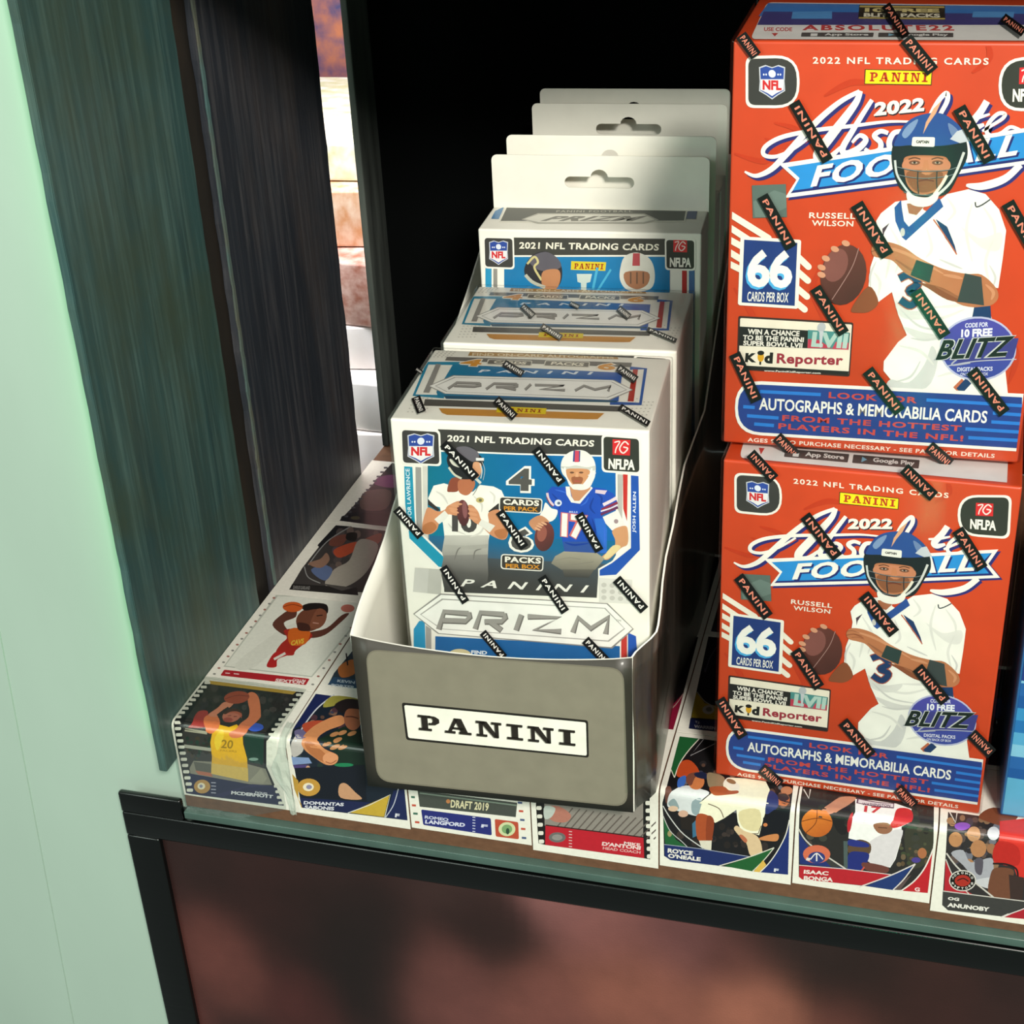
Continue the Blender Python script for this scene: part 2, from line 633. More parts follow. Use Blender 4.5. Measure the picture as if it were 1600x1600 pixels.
def red_front(A4, A6):
    """A4 sees the upper carton of the photograph, A6 the lower one; both draw on the same local face"""
    A = A4
    K4 = lambda: (setattr(A, 'f', A4f), A.crop(1120, 0, 3.3333))
    K6 = lambda: (setattr(A, 'f', A6f), A.crop(1100, 680, 3.2))
    A4f, A6f = A4.f, A6
    K4()
    # tone on tone swirls of the red ground
    for p in ([(90, 800), (250, 840), (330, 760), (420, 800)], [(300, 640), (420, 680), (380, 760), (250, 720)], [(600, 1300), (500, 1500), (560, 1700), (420, 1900)],
              [(1330, 380), (1420, 300), (1400, 200)], [(90, 1500), (200, 1700), (110, 1950)], [(560, 500), (700, 430), (830, 440)], [(1500, 1700), (1560, 1850), (1520, 2000)]):
        A.S(p, 10, 'c23a18', wm=34, w1=6)
    nfl_badge(A, [(150, 292), (430, 285), (432, 565), (150, 562)], [45, 130, 130, 45], (288, 425, 62, 82))
    A.T('2022 NFL TRADING CARDS', (500, 332), (1415, 338), (500, 297), 'f3ead8', 0.025, 1.25)
    A.P([(772, 360), (1123, 368), (1118, 444), (768, 439)], '2a2a18')
    A.P([(776, 364), (1119, 372), (1114, 440), (772, 435)], 'f2e21a')
    A.slab((795, 424), (1098, 428), (798, 376), 'b8321c')
    # the script wordmark and the ribbon (from the lower carton, where all of it is in view)
    K6()
    pa_badge(A, [(1268, 298), (1540, 300), (1528, 520), (1268, 500)], [120, 40, 40, 120],
             [(1360, 338), (1447, 342), (1445, 405), (1358, 402)], ((1330, 468), (1460, 478), (1332, 418)))
    scr = [
        ([(735, 480), (640, 530), (540, 610), (440, 710), (350, 810), (270, 890), (190, 925), (130, 903)], 22, 10, 34),
        ([(740, 478), (715, 540), (650, 630), (580, 720), (520, 800), (520, 838), (575, 828), (640, 770)], 24, 14, 50),
        ([(1010, 640), (880, 640), (700, 662), (500, 685), (330, 720), (240, 770), (232, 815), (300, 822), (400, 775), (500, 700)], 10, 12, 24),
        ([(800, 525), (745, 610), (690, 700), (645, 780), (665, 808), (730, 780), (768, 735), (735, 712), (695, 750)], 22, 14, 34),
        ([(885, 700), (845, 690), (812, 715), (845, 750), (838, 788), (790, 800), (762, 782)], 22, 18, 28),
        ([(960, 690), (915, 700), (890, 750), (905, 790), (950, 780)], 22, 16, 30),
        ([(1080, 690), (1105, 610), (1150, 530), (1192, 490), (1196, 530), (1160, 600), (1120, 680)], 16, 20, 26),
        ([(1405, 532), (1370, 590), (1325, 650), (1340, 672), (1390, 655)], 36, 14, 40), ([(1290, 630), (1350, 622), (1420, 600)], 12, 10, 18),
        ([(1380, 690), (1430, 660), (1485, 625), (1500, 600), (1465, 598), (1420, 640), (1402, 690), (1430, 715), (1480, 700), (1530, 668), (1590, 690)], 14, 18, 22),
    ]
    A.f = A4f
    A.crop(1125, 0, 3.368)
    for dx, dy, c in ((15, 15, '2a2a72'), (0, 0, 'f6f1e6')):
        for p, a, b, m in scr:
            A.S([(x + dx, y + dy) for x, y in p], a, c, b, m)
    K6()
    scr = [([(1370, 715), (1300, 765), (1200, 785), (1130, 775)], 26, 8, 26)]
    for dx, dy, c in ((13, 10, '2a2a72'), (0, 0, 'f6f1e6')):
        for p, a, b, m in scr:
            A.S([(x + dx, y + dy) for x, y in p], a * 1.15, c, b * 1.15, m * 1.25)
        rib = [(300, 618), (800, 596), (1110, 590), (1472, 570), (1422, 642), (1480, 712), (1110, 728), (800, 742), (328, 754), (378, 688)]
        A.P([(x + dx, y + dy) for x, y in rib], c)
    A.P([(338, 634), (800, 612), (1110, 606), (1440, 588), (1402, 642), (1448, 700), (1110, 712), (800, 727), (352, 738), (402, 688)], '20286e')
    A.P([(338, 634), (800, 612), (1110, 606), (1435, 589), (1385, 642), (1425, 690), (1110, 702), (800, 717), (362, 728), (392, 682)], '2c8fd4')
    K6()
    A.T('FOOTBALL', (440, 722), (1352, 678), (456, 640), 'f6f1e6', 0.035, 1.12, 0.12, shadow=(9, 7, '20286e'))
    A.T('2022', (718, 470), (940, 470), (722, 416), 'f4eee2', 0.05, 1.05, shadow=(5, 5, '2a2030'))
    # small print and hologram
    K4()
    A.P([(183, 965), (360, 958), (366, 1130), (188, 1135)], '5d6e66')
    A.P([(190, 1050), (300, 990), (360, 1010), (364, 1080), (260, 1130), (200, 1130)], '6d7f77')
    A.T('RUSSELL', (480, 1136), (722, 1141), (482, 1106), 'f3ead8', 0.02, 1.1)
    A.T('WILSON', (494, 1176), (710, 1180), (496, 1147), 'f3ead8', 0.02, 1.1)
    # white speed stripes and the 66 tile
    for a, b in (((62, 1110), (270, 1240)), ((62, 1180), (200, 1270)), ((62, 1245), (180, 1310)), ((62, 1310), (160, 1370)), ((62, 1372), (150, 1415)),
                 ((410, 1325), (478, 1390)), ((410, 1405), (475, 1462)), ((400, 1485), (470, 1545)), ((395, 1560), (458, 1612))):
        A.S([a, b], 33, 'f2ead8', sm=False)
        A.E(b[0], b[1], 16, 16, 'f2ead8')
    A.R([(124, 1230), (440, 1248), (424, 1608), (110, 1588)], 14, 'f4f0e2')
    A.P([(143, 1247), (420, 1264), (406, 1592), (130, 1574)], '223a7a')
    A.T('66', (158, 1494), (392, 1502), (160, 1296), 'f6f3ea', 0.035, 0.95, shadow=(-9, 12, '4fb0e4'))
    A.T('CARDS PER BOX', (158, 1568), (372, 1575), (161, 1517), 'f3efe4', 0.015, 1.0)
    # quarterback print
    sk, skd, wh, nv = 'b9764e', '8a4e30', 'f4f2e8', '1f3a66'
    A.P([(855, 1110), (930, 1050), (1000, 1040), (1090, 1100), (1200, 1010), (1310, 985), (1400, 1010), (1470, 1090), (1507, 1200), (1490, 1340), (1466, 1500),
         (1390, 1490), (1440, 1690), (1460, 1750), (1500, 1900), (1516, 2050), (900, 2020), (905, 1975), (868, 1930), (870, 1880), (945, 1780), (990, 1745),
         (945, 1640), (912, 1520), (842, 1572), (788, 1510), (800, 1390), (830, 1300), (842, 1220), (830, 1150)], wh)
    A.P([(970, 1700), (1130, 1740), (1330, 1720), (1200, 1760), (1060, 1770)], 'd8d6d0', 1)
    A.P([(905, 1975), (1000, 1990), (1080, 1900), (1120, 1800), (1150, 1880), (1090, 2020), (900, 2020)], 'd3d2ce', 1)
    A.P([(1270, 1180), (1370, 1240), (1480, 1210), (1470, 1300), (1380, 1290)], 'e4e2da', 1)
    A.P([(930, 1560), (1010, 1620), (1130, 1600), (1080, 1660), (960, 1650)], 'dddbd4', 1)
    folds(A, 'e0ded6', 16, [(900, 1180), (960, 1300), (930, 1420)], [(1090, 1180), (1120, 1290), (1090, 1340)], [(1330, 1060), (1300, 1200), (1330, 1360)], [(1440, 1250), (1400, 1360), (1420, 1470)],
          [(1000, 1640), (1150, 1660), (1290, 1610)], [(1120, 1600), (1250, 1590), (1310, 1560)], [(950, 1800), (1060, 1830), (1130, 1900)], [(1150, 1960), (1250, 1940), (1330, 1990)],
          [(880, 1280), (900, 1340), (880, 1450)], [(820, 1420), (850, 1470), (840, 1540)], [(1200, 1030), (1240, 1100), (1200, 1150)], [(1390, 1080), (1440, 1160), (1450, 1230)])
    folds(A, 'cfcdc8', 12, [(955, 1610), (1060, 1700), (1200, 1720)], [(1010, 1760), (1100, 1770), (1220, 1740)], [(1420, 1380), (1450, 1440), (1440, 1490)], [(920, 1990), (1010, 1960), (1060, 1880)],
          [(1160, 1350), (1230, 1380), (1280, 1400)], [(830, 1360), (800, 1430), (800, 1500)])
    A.P([(700, 1610), (790, 1490), (842, 1570), (800, 1620), (740, 1628)], skd, 1)
    A.E(660, 1430, 118, 160, '6b3b32', 12, grad=((560, 1300), (760, 1560), '4a2722'))
    A.E(620, 1380, 60, 90, '855048', 20)
    A.S([(740, 1290), (700, 1400), (600, 1560)], 4, 'a88078')
    for x, y in ((615, 1296), (672, 1266), (568, 1345), (546, 1392), (545, 1430)): A.E(x, y, 22, 15, 'd69a78', 20)
    A.P([(1140, 1140), (1200, 1180), (1240, 1280), (1250, 1320), (1190, 1240)], nv)
    A.S([(1128, 1142), (1180, 1215), (1250, 1325)], 7, 'c06040')
    A.P([(862, 1190), (900, 1160), (872, 1210), (866, 1240)], '4a3844')
    A.P([(960, 1040), (925, 1080), (930, 1150), (965, 1235), (985, 1252), (1075, 1170), (1180, 1075), (1160, 1030), (1080, 1110), (1000, 1180), (975, 1150), (965, 1090)], '2b4f94')
    A.P([(965, 1085), (975, 1150), (1000, 1175), (1060, 1120), (1080, 1070)], 'f0eee6')
    A.P([(990, 1060), (1000, 1110), (1040, 1120), (1075, 1080), (1070, 1050)], 'a86848')
    A.E(968, 1208, 12, 22, 'c8c4bc')
    A.S([(1346, 1052), (1352, 1076), (1382, 1066), (1424, 1038)], 7, '33343a')
    # numeral 3
    A.S([(950, 1450), (1005, 1430), (1050, 1475), (1000, 1515), (1050, 1540), (1010, 1590), (955, 1560)], 48, 'b0583c')
    A.S([(950, 1450), (1005, 1430), (1050, 1475), (1000, 1515), (1050, 1540), (1010, 1590), (955, 1560)], 36, nv)
    # throwing arm
    A.P([(805, 1300), (830, 1262), (905, 1262), (980, 1290), (1060, 1345), (1180, 1400), (1300, 1425), (1380, 1430), (1455, 1500), (1462, 1560), (1400, 1598),
         (1280, 1590), (1180, 1530), (1080, 1470), (985, 1425), (920, 1360), (870, 1345), (820, 1335)], sk, 1)
    A.P([(1050, 1470), (1180, 1500), (1290, 1570), (1200, 1560), (1100, 1500)], skd, 1)
    A.S([(805, 1310), (850, 1300), (905, 1318)], 5, skd)
    folds(A, 'cf9068', 18, [(860, 1280), (1000, 1325), (1180, 1425)], [(1180, 1430), (1240, 1440), (1280, 1450)], [(1400, 1480), (1440, 1520), (1430, 1560)])
    folds(A, '9c6242', 14, [(930, 1350), (1020, 1410), (1120, 1465)], [(1140, 1490), (1240, 1540), (1300, 1570)])
    for x, y in ((822, 1283), (836, 1303), (850, 1322)): A.S([(x - 14, y), (x + 20, y - 6), (x + 60, y + 4)], 4, '94583a')
    A.P([(1040, 1352), (1130, 1382), (1108, 1472), (1008, 1432)], '2d3f3c')
    A.P([(1292, 1422), (1378, 1442), (1392, 1590), (1252, 1570)], '3c4443')
    A.P([(1340, 1600), (1425, 1592), (1432, 1690), (1330, 1652)], nv)
    A.S([(1245, 2030), (1290, 1985)], 40, 'c06a48', sm=False)
    A.S([(1262, 2036), (1312, 1982)], 40, nv, sm=False)
    # helmet
    A.crop(1350, 150, 6.4)
    A.P([(275, 560), (300, 470), (380, 320), (470, 230), (600, 180), (760, 170), (880, 230), (980, 330), (1030, 480), (1030, 620), (960, 760), (880, 920), (800, 990),
         (640, 1010), (480, 990), (370, 930), (310, 820), (280, 680)], '1c2226', 1)
    A.P([(300, 480), (380, 320), (470, 230), (600, 180), (760, 170), (880, 230), (980, 330), (1010, 440), (900, 480), (700, 500), (480, 490), (340, 500)], '2c4f92', 1)
    A.P([(380, 380), (440, 290), (540, 230), (500, 330), (420, 420)], '7d97bc', 1)
    A.P([(840, 270), (930, 330), (960, 420), (880, 400)], '6f86ae', 1)
    A.P([(590, 380), (620, 260), (700, 120), (780, 40), (720, 170), (650, 270)], 'e0a880')
    A.P([(860, 430), (930, 350), (990, 330), (1050, 450), (960, 470)], 'c8cdd2')
    A.R([(485, 408), (710, 410), (705, 508), (475, 500)], 18, 'eceadf')
    A.T('CAPTAIN', (520, 470), (650, 474), (522, 440), '33302c', 0.06)
    A.P([(395, 640), (440, 600), (560, 592), (720, 596), (820, 612), (850, 680), (830, 780), (780, 900), (700, 960), (600, 985), (500, 960), (430, 880), (405, 760)], 'b97650', 1)
    A.P([(410, 640), (600, 610), (840, 640), (840, 740), (620, 730), (400, 730)], 'c98460', 1)
    A.P([(430, 760), (560, 740), (640, 790), (700, 760), (790, 770), (750, 900), (640, 960), (520, 950), (440, 860)], '8b5638', 1)
    for x in (505, 735):
        A.E(x, 665, 56, 24, '7a4e38'); A.E(x, 666, 30, 9, 'b8a898'); A.E(x, 664, 13, 11, '2a2420')
        A.S([(x - 60, 632), (x, 616), (x + 60, 630)], 12, '5a3a28')
    A.P([(600, 640), (640, 640), (660, 770), (620, 790), (575, 770)], 'c48058')
    A.S([(545, 850), (620, 838), (700, 850)], 14, '6a3428')
    for p in ([(330, 710), (500, 745), (640, 752), (840, 740), (960, 700)], [(350, 790), (480, 815), (640, 822), (840, 800), (940, 760)], [(400, 960), (520, 985), (660, 990), (800, 960)]):
        A.S(p, 13, '30363a'); A.S([(x, y - 3) for x, y in p], 4, '9aa2a4')
    for x in (540, 730): A.S([(x, 750), (x - 4, 860), (x + 6, 975)], 12, '2b2f33')
    A.S([(310, 640), (330, 780), (400, 900), (470, 985)], 22, 'cfd3cf'); A.S([(1000, 560), (930, 740), (850, 880), (720, 1000)], 26, 'd4d6d0')
    A.S([(830, 790), (780, 880), (700, 985)], 30, 'e6e0cc')
    A.P([(430, 960), (520, 1000), (640, 1010), (740, 950), (730, 1040), (640, 1100), (520, 1100), (440, 1050)], 'eceade', 1)
    # round badge
    K4()
    A.E(1360, 1815, 200, 168, 'b9bcd8', 0, 34)
    A.E(1360, 1815, 190, 158, '4b49a0', 0, 34, grad=((1360, 1700), (1360, 1960), '3a4a9c'))
    A.T('CODE FOR', (1292, 1706), (1412, 1700), (1294, 1682), 'dfe0ee', 0.03)
    A.T('10 FREE', (1272, 1757), (1434, 1750), (1274, 1714), 'eef0f4', 0.045)
    A.P([(1130, 1875), (1210, 1768), (1572, 1760), (1545, 1862), (1400, 1880), (1230, 1905), (1260, 1880)], '3f3f86')
    A.T('BLITZ', (1132, 1878), (1540, 1856), (1150, 1768), 'c9ccc8', 0.06, 1.0, 0.25)
    A.T('BLITZ', (1138, 1874), (1534, 1852), (1156, 1772), '16221c', 0.03, 1.06, 0.25)
    A.S([(1200, 1905), (1350, 1880), (1560, 1870)], 5, 'b9bcc8'); A.S([(1250, 1870), (1225, 1900), (1320, 1888)], 8, 'aeb0bc')
    A.T('DIGITAL PACKS', (1252, 1934), (1436, 1930), (1253, 1912), 'dfe0ee', 0.03)
    A.T('ON BACK OF BOX', (1268, 1956), (1412, 1954), (1269, 1940), 'dfe0ee', 0.02)
    # reporter panel
    A.R([(112, 1645), (712, 1680), (692, 1962), (104, 1925)], 12, '3a2622')
    A.R([(122, 1656), (704, 1690), (686, 1950), (114, 1914)], 8, 'f0e6d2')
    A.P([(118, 1700), (694, 1734), (686, 1822), (115, 1800)], '23201f')
    A.P([(112, 1902), (688, 1934), (684, 1952), (112, 1918)], '23201f')
    A.T('WIN A CHANCE', (160, 1740), (430, 1752), (162, 1712), 'efe8dc', 0.035)
    A.T('TO BE THE PANINI', (135, 1770), (452, 1783), (137, 1744), 'efe8dc', 0.035)
    A.T('SUPER BOWL LVII', (137, 1798), (445, 1812), (139, 1773), 'efe8dc', 0.035)
    A.P([(475, 1718), (690, 1732), (684, 1822), (472, 1812)], '4f8f8c')
    A.P([(475, 1765), (530, 1770), (600, 1815), (472, 1812)], 'c23a52'); A.P([(620, 1780), (686, 1785), (684, 1822), (600, 1817)], 'c8445a')
    A.T('LVII', (490, 1806), (676, 1816), (500, 1728), 'b4cfc4', 0.05, 1.0)
    A.E(545, 1705, 22, 26, 'b9bcc0', 20); A.S([(545, 1725), (540, 1810)], 22, 'c8ccd0', 8, sm=False)
    A.T('K', (146, 1886), (205, 1888), (150, 1838), '1c1816', 0.06)
    A.S([(226, 1900), (228, 1860)], 10, '1c1816', sm=False); A.E(229, 1860, 17, 24, 'd8a020'); A.E(229, 1838, 18, 12, '1c1816')
    A.T('d', (246, 1892), (290, 1894), (250, 1834), '1c1816', 0.06)
    A.T('Reporter', (310, 1908), (654, 1918), (314, 1840), '9c2c3c', 0.035, 1.08)
    A.T('www.PaniniKidReporter.com', (246, 1938), (540, 1951), (247, 1925), 'efe8dc', 0.02)
    # long blue pill
    A.R([(95, 1978), (1600, 2050), (1598, 2352), (95, 2258)], [150, 3, 3, 130], 'f2efe6')
    A.R([(110, 1996), (1590, 2068), (1590, 2335), (110, 2244)], [135, 3, 3, 120], '27408a')
    for a, b in (((225, 2038), (542, 2054)), ((138, 2117), (198, 2121)), ((158, 2164), (322, 2176)), ((195, 2207), (298, 2215)), ((1092, 2082), (1590, 2112)),
                 ((1438, 2150), (1590, 2160)), ((1430, 2196), (1590, 2206)), ((1295, 2232), (1590, 2250)), ((1310, 2278), (1590, 2294))):
        A.S([a, b], 17, '2f7fd6', sm=False)
    A.T('LOOK FOR', (582, 2072), (1042, 2100), (584, 2040), 'cc4a44', 0.03, 1.15)
    A.T('AUTOGRAPHS & MEMORABILIA CARDS', (220, 2133), (1405, 2204), (222, 2070), 'f5f2e8', 0.022, 1.0)
    A.T('FROM THE HOTTEST', (340, 2190), (1272, 2246), (342, 2160), 'cc4a44', 0.03, 1.15)
    A.T('PLAYERS IN THE NFL!', (320, 2232), (1282, 2298), (322, 2202), 'cc4a44', 0.03, 1.15)
    A.T('AGES 9+ NO PURCHASE NECESSARY - SEE PACK FOR DETAILS', (160, 2300), (1446, 2386), (161, 2279), 'f0dccc', 0.025, 1.1)
    return A


def red_top(A):
    A.crop(1120, 0, 3.3333)
    A.R([(262, 12), (2050, 34), (2010, 214), (175, 203)], 28, 'e9e6e2')
    A.P([(268, 16), (2040, 38), (2030, 92), (218, 84)], '3f78bc')
    A.P([(245, 60), (2035, 76), (2025, 130), (210, 130)], '46407a')
    A.P([(395, 62), (600, 58), (600, 98), (388, 98)], '5a96d0'); A.P([(1335, 60), (1550, 62), (1545, 92), (1330, 90)], '5a96d0')
    A.P([(742, 26), (1188, 30), (1190, 104), (736, 98)], '2c2620')
    A.P([(745, 29), (1185, 33), (1185, 42), (744, 38)], 'c4ac60'); A.P([(740, 90), (1188, 94), (1189, 102), (738, 97)], 'c4ac60')
    A.T('10 FREE', (770, 62), (1160, 66), (772, 42), 'd8c88c', 0.05); A.T('BLITZ PACKS', (765, 88), (1165, 92), (766, 68), 'e8e0c8', 0.04)
    A.T('ABSOLUTE22', (444, 158), (1238, 160), (448, 130), 'c4403c', 0.035, 1.25)
    A.T('USE CODE', (245, 162), (392, 163), (247, 142), 'c4403c', 0.03); A.P([(285, 172), (320, 172), (302, 190)], 'c4403c')
    A.R([(442, 169), (818, 170), (814, 193), (438, 191)], 4, '4a4644'); A.R([(842, 170), (1232, 171), (1232, 194), (840, 193)], 4, '4a4644')
    A.T('App Store', (560, 188), (790, 189), (561, 173), 'e8e6e2', 0.03); A.T('Google Play', (960, 189), (1205, 190), (961, 174), 'e8e6e2', 0.03)
    A.P([(490, 174), (525, 174), (523, 188), (488, 188)], 'e8e6e2'); A.P([(895, 174), (925, 181), (893, 189)], '7ab0c8')
    return A


def prizm_logo(A, hexo, hexi, letters, lw, edge='8d8b86'):
    A.P(hexo, edge)
    cx = sum(p[0] for p in hexo) / len(hexo); cy = sum(p[1] for p in hexo) / len(hexo)
    A.P([(p[0] + (cx - p[0]) * .012, p[1] + (cy - p[1]) * .05) for p in hexo], 'f4f2ea')
    A.P(hexi, 'a9a6a0')
    A.P([(p[0] + (cx - p[0]) * .012, p[1] + (cy - p[1]) * .06) for p in hexi], 'f1efe8')
    for p in letters: A.S(p, lw, '6f6b66', sm=False)
    for p in letters: A.S([(x - lw * .08, y - lw * .10) for x, y in p], lw * .72, '9a9690', sm=False)


def prizm_front(A):
    A.crop(600, 620, 3.5556)
    wh = 'f3f0e6'
    A.P([(175, 390), (206, 392), (212, 720), (350, 850), (330, 960), (180, 790)], '9d9b96')
    A.P([(214, 385), (240, 386), (245, 880), (222, 850)], 'd5d2c8')
    A.P([(1298, 430), (1326, 432), (1322, 800), (1240, 900), (1300, 700)], 'bab7b0')
    A.P([(300, 180), (1218, 215), (1218, 328), (300, 300)], '3e3d3a')
    A.P([(243, 296), (1286, 330), (1288, 640), (243, 600)], '087088', grad=((243, 430), (640, 470), '1268b4'))
    A.P([(243, 600), (1288, 640), (1290, 800), (250, 770)], '087892', grad=((243, 690), (640, 700), '1266ae'))
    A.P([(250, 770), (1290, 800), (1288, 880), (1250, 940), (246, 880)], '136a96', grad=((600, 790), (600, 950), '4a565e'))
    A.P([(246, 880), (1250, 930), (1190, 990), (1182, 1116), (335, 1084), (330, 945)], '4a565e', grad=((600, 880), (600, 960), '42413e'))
    A.S([(300, 300), (760, 318), (1215, 328)], 9, wh, sm=False)
    A.T('2021 NFL TRADING CARDS', (350, 248), (1165, 278), (353, 212), 'f3eee0', 0.03, 1.05)
    nfl_badge(A, [(88, 172), (312, 185), (320, 386), (95, 376)], 26, (205, 285, 68, 78))
    pa_badge(A, [(1208, 208), (1427, 224), (1430, 432), (1210, 418)], 26, [(1270, 236), (1369, 240), (1366, 326), (1270, 321)], ((1246, 400), (1393, 408), (1248, 342)))
    # team stripes
    A.P([(108, 384), (166, 388), (182, 730), (358, 900), (352, 950), (296, 948), (136, 790), (112, 600)], wh)
    A.P([(112, 386), (158, 389), (174, 738), (348, 905), (342, 948), (304, 944), (142, 786), (118, 600)], '2096b4')
    A.T('TREVOR LAWRENCE', (158, 745), (142, 398), (136, 745), 'e4eef0', 0.02, 1.05)
    A.P([(1364, 434), (1420, 438), (1430, 858), (1296, 998), (1190, 1002), (1190, 955), (1262, 915), (1364, 835)], wh)
    A.P([(1372, 436), (1414, 440), (1422, 850), (1290, 988), (1198, 994), (1198, 962), (1268, 922), (1372, 840)], '2455ae')
    A.P([(1328, 430), (1354, 432), (1350, 690), (1330, 620)], 'c8322c')
    A.T('JOSH ALLEN', (1402, 755), (1406, 528), (1380, 753), 'e8ecf2', 0.02, 1.05)
    # figures: left player
    A.crop(640, 680, 8.0)
    g = 'dcd9cf'
    A.P([(230, 790), (300, 630), (430, 600), (560, 640), (680, 740), (800, 700), (880, 620), (1050, 640), (1150, 690), (1190, 780), (1150, 860), (1030, 950), (990, 1060),
         (1000, 1240), (975, 1380), (975, 1600), (440, 1600), (405, 1460), (440, 1300), (420, 1120), (380, 900), (300, 880)], 'f2efe4')
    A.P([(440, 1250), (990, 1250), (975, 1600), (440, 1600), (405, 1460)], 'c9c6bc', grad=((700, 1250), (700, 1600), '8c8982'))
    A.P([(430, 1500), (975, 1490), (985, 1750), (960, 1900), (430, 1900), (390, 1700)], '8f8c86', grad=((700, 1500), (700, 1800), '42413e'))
    A.P([(440, 1370), (700, 1380), (980, 1360), (975, 1410), (700, 1430), (435, 1420)], 'aaa79e')
    folds(A, 'd8d4ca', 26, [(330, 700), (420, 760), (480, 860)], [(800, 760), (900, 860), (900, 960)], [(1000, 700), (1060, 760), (1050, 850)], [(480, 1100), (560, 1180), (700, 1240)], [(940, 1120), (880, 1220), (760, 1270)])
    folds(A, '75726c', 16, [(560, 1560), (600, 1440), (640, 1400)], [(800, 1560), (820, 1450), (900, 1420)])
    A.T('10', (530, 1205), (845, 1222), (530, 960), '4a4744', 0.05, 0.9)
    A.P([(230, 800), (380, 930), (350, 950), (235, 870)], '33302e'); A.P([(1110, 850), (1160, 900), (1000, 970), (985, 950)], '33302e')
    sk = 'cf8f66'
    A.P([(235, 900), (350, 950), (440, 930), (480, 880), (620, 820), (650, 900), (600, 1000), (470, 990), (380, 1080), (340, 1180), (260, 1235), (170, 1220), (160, 1120), (190, 990)], sk, 1)
    A.P([(985, 970), (1120, 930), (1180, 1060), (1232, 1180), (1215, 1280), (1150, 1305), (1020, 1250), (900, 1140), (800, 1080), (750, 1000), (730, 880), (790, 880), (860, 960), (900, 1060), (990, 1090)], sk, 1)
    A.P([(170, 1130), (280, 1080), (340, 1150), (260, 1225), (180, 1215)], 'b57448', 1); A.P([(1060, 1200), (1200, 1170), (1210, 1270), (1120, 1290)], 'b57448', 1)
    A.P([(310, 1050), (440, 940), (490, 1000), (440, 1060), (370, 1110)], 'e6e4da'); A.P([(900, 1050), (1070, 1130), (1000, 1215), (860, 1110)], 'e6e4da')
    A.P([(520, 540), (640, 540), (620, 640), (600, 700), (520, 710), (470, 690)], '8d4a35', 1)
    A.P([(620, 560), (800, 560), (810, 650), (740, 740), (670, 745), (610, 690)], 'b9714e', 1)
    A.P([(470, 270), (560, 170), (680, 140), (800, 160), (870, 240), (920, 300), (920, 360), (860, 470), (800, 540), (640, 545), (540, 480), (480, 370)], '232426', 1)
    A.P([(580, 165), (700, 138), (830, 190), (870, 260), (800, 330), (700, 280)], '67636a', 1)
    A.P([(800, 340), (890, 350), (900, 430), (880, 500), (830, 540), (790, 480)], 'd9a078', 1)
    A.P([(500, 300), (560, 310), (630, 400), (540, 370)], 'd8d4c4', 1); A.S([(490, 400), (560, 490), (650, 540)], 26, 'cfcdb8')
    A.S([(830, 300), (930, 300)], 36, 'e6e4e0', sm=False); A.S([(880, 350), (905, 440), (890, 540)], 12, 'd8d8d0'); A.S([(800, 520), (850, 560), (890, 600)], 34, 'd4d6cc'); A.S([(905, 330), (940, 430), (920, 560)], 6, 'c0c4c0')
    A.S([(870, 600), (830, 690), (790, 750)], 8, '6b6a60')
    A.E(670, 970, 78, 165, '6e3a38', -4, grad=((600, 820), (760, 1150), '4b2a2c'))
    A.E(690, 930, 30, 110, '8e5a5a', -4)
    for x, y, r in ((560, 880, 10), (545, 920, 10), (560, 955, 15), (600, 860, 0)): A.E(x, y, 60, 17, 'd99c74', r)
    for x, y in ((790, 930), (790, 985), (800, 1040)): A.E(x, y, 62, 19, 'd99c74', 12)
    A.E(880, 810, 50, 34, 'c2b070'); A.E(885, 812, 20, 18, '6a6a50')
    # figures: right player
    A.crop(820, 690, 8.0)
    B = '2350b6'
    A.P([(270, 640), (340, 560), (440, 570), (560, 560), (640, 700), (700, 740), (850, 570), (1000, 590), (1110, 650), (1160, 760), (1150, 830), (960, 920), (1000, 1000), (1030, 1200), (1020, 1390),
         (500, 1380), (470, 1240), (440, 1000), (410, 860), (330, 800), (275, 700)], B)
    A.P([(480, 1250), (1020, 1250), (1025, 1400), (500, 1390)], '35559c')
    A.P([(870, 960), (990, 960), (1030, 1100), (1025, 1390), (940, 1390)], '2f6cc8')
    folds(A, '1a3f98', 26, [(340, 650), (430, 760), (430, 860)], [(860, 700), (820, 820), (880, 900)], [(500, 1260), (620, 1290), (800, 1270)], [(900, 650), (960, 700), (950, 800)], [(840, 960), (880, 1100), (860, 1200)])
    folds(A, '3a6cd0', 18, [(700, 800), (760, 760), (800, 690)], [(380, 600), (460, 620), (520, 640)], [(990, 1060), (1000, 1200), (990, 1330)])
    A.S([(280, 640), (300, 720), (360, 800)], 30, 'e0c8cc'); A.S([(270, 690), (310, 770), (350, 810)], 12, '8a2a4a')
    A.P([(260, 760), (330, 830), (410, 860), (380, 960), (300, 1000), (180, 950), (230, 850)], 'f0ece4', 1)
    A.P([(190, 920), (300, 990), (270, 1040), (150, 1120), (60, 1040), (70, 980)], 'c88e68', 1)
    A.E(245, 1185, 122, 185, '7b3f3a', 8, grad=((130, 1050), (330, 1330), '51302e'))
    A.E(215, 1150, 60, 100, '9a5a4c', 10)
    for x, y in ((180, 1060), (160, 1090), (200, 1035), (240, 1020)): A.E(x, y, 40, 13, 'e0ac86', 25)
    A.S([(980, 790), (1080, 740), (1150, 700)], 40, 'ecd8dc', sm=False); A.S([(960, 850), (1070, 800), (1160, 760)], 30, '8c2c44', sm=False); A.S([(950, 870), (1080, 830), (1160, 790)], 18, 'e8dce0', sm=False)
    A.S([(950, 910), (1090, 850), (1165, 820)], 32, '6a3058', sm=False)
    A.P([(975, 940), (1165, 850), (1250, 1040), (1090, 1110), (1010, 1020)], 'ece8e2'); A.E(1142, 995, 28, 28, 'a08a8c')
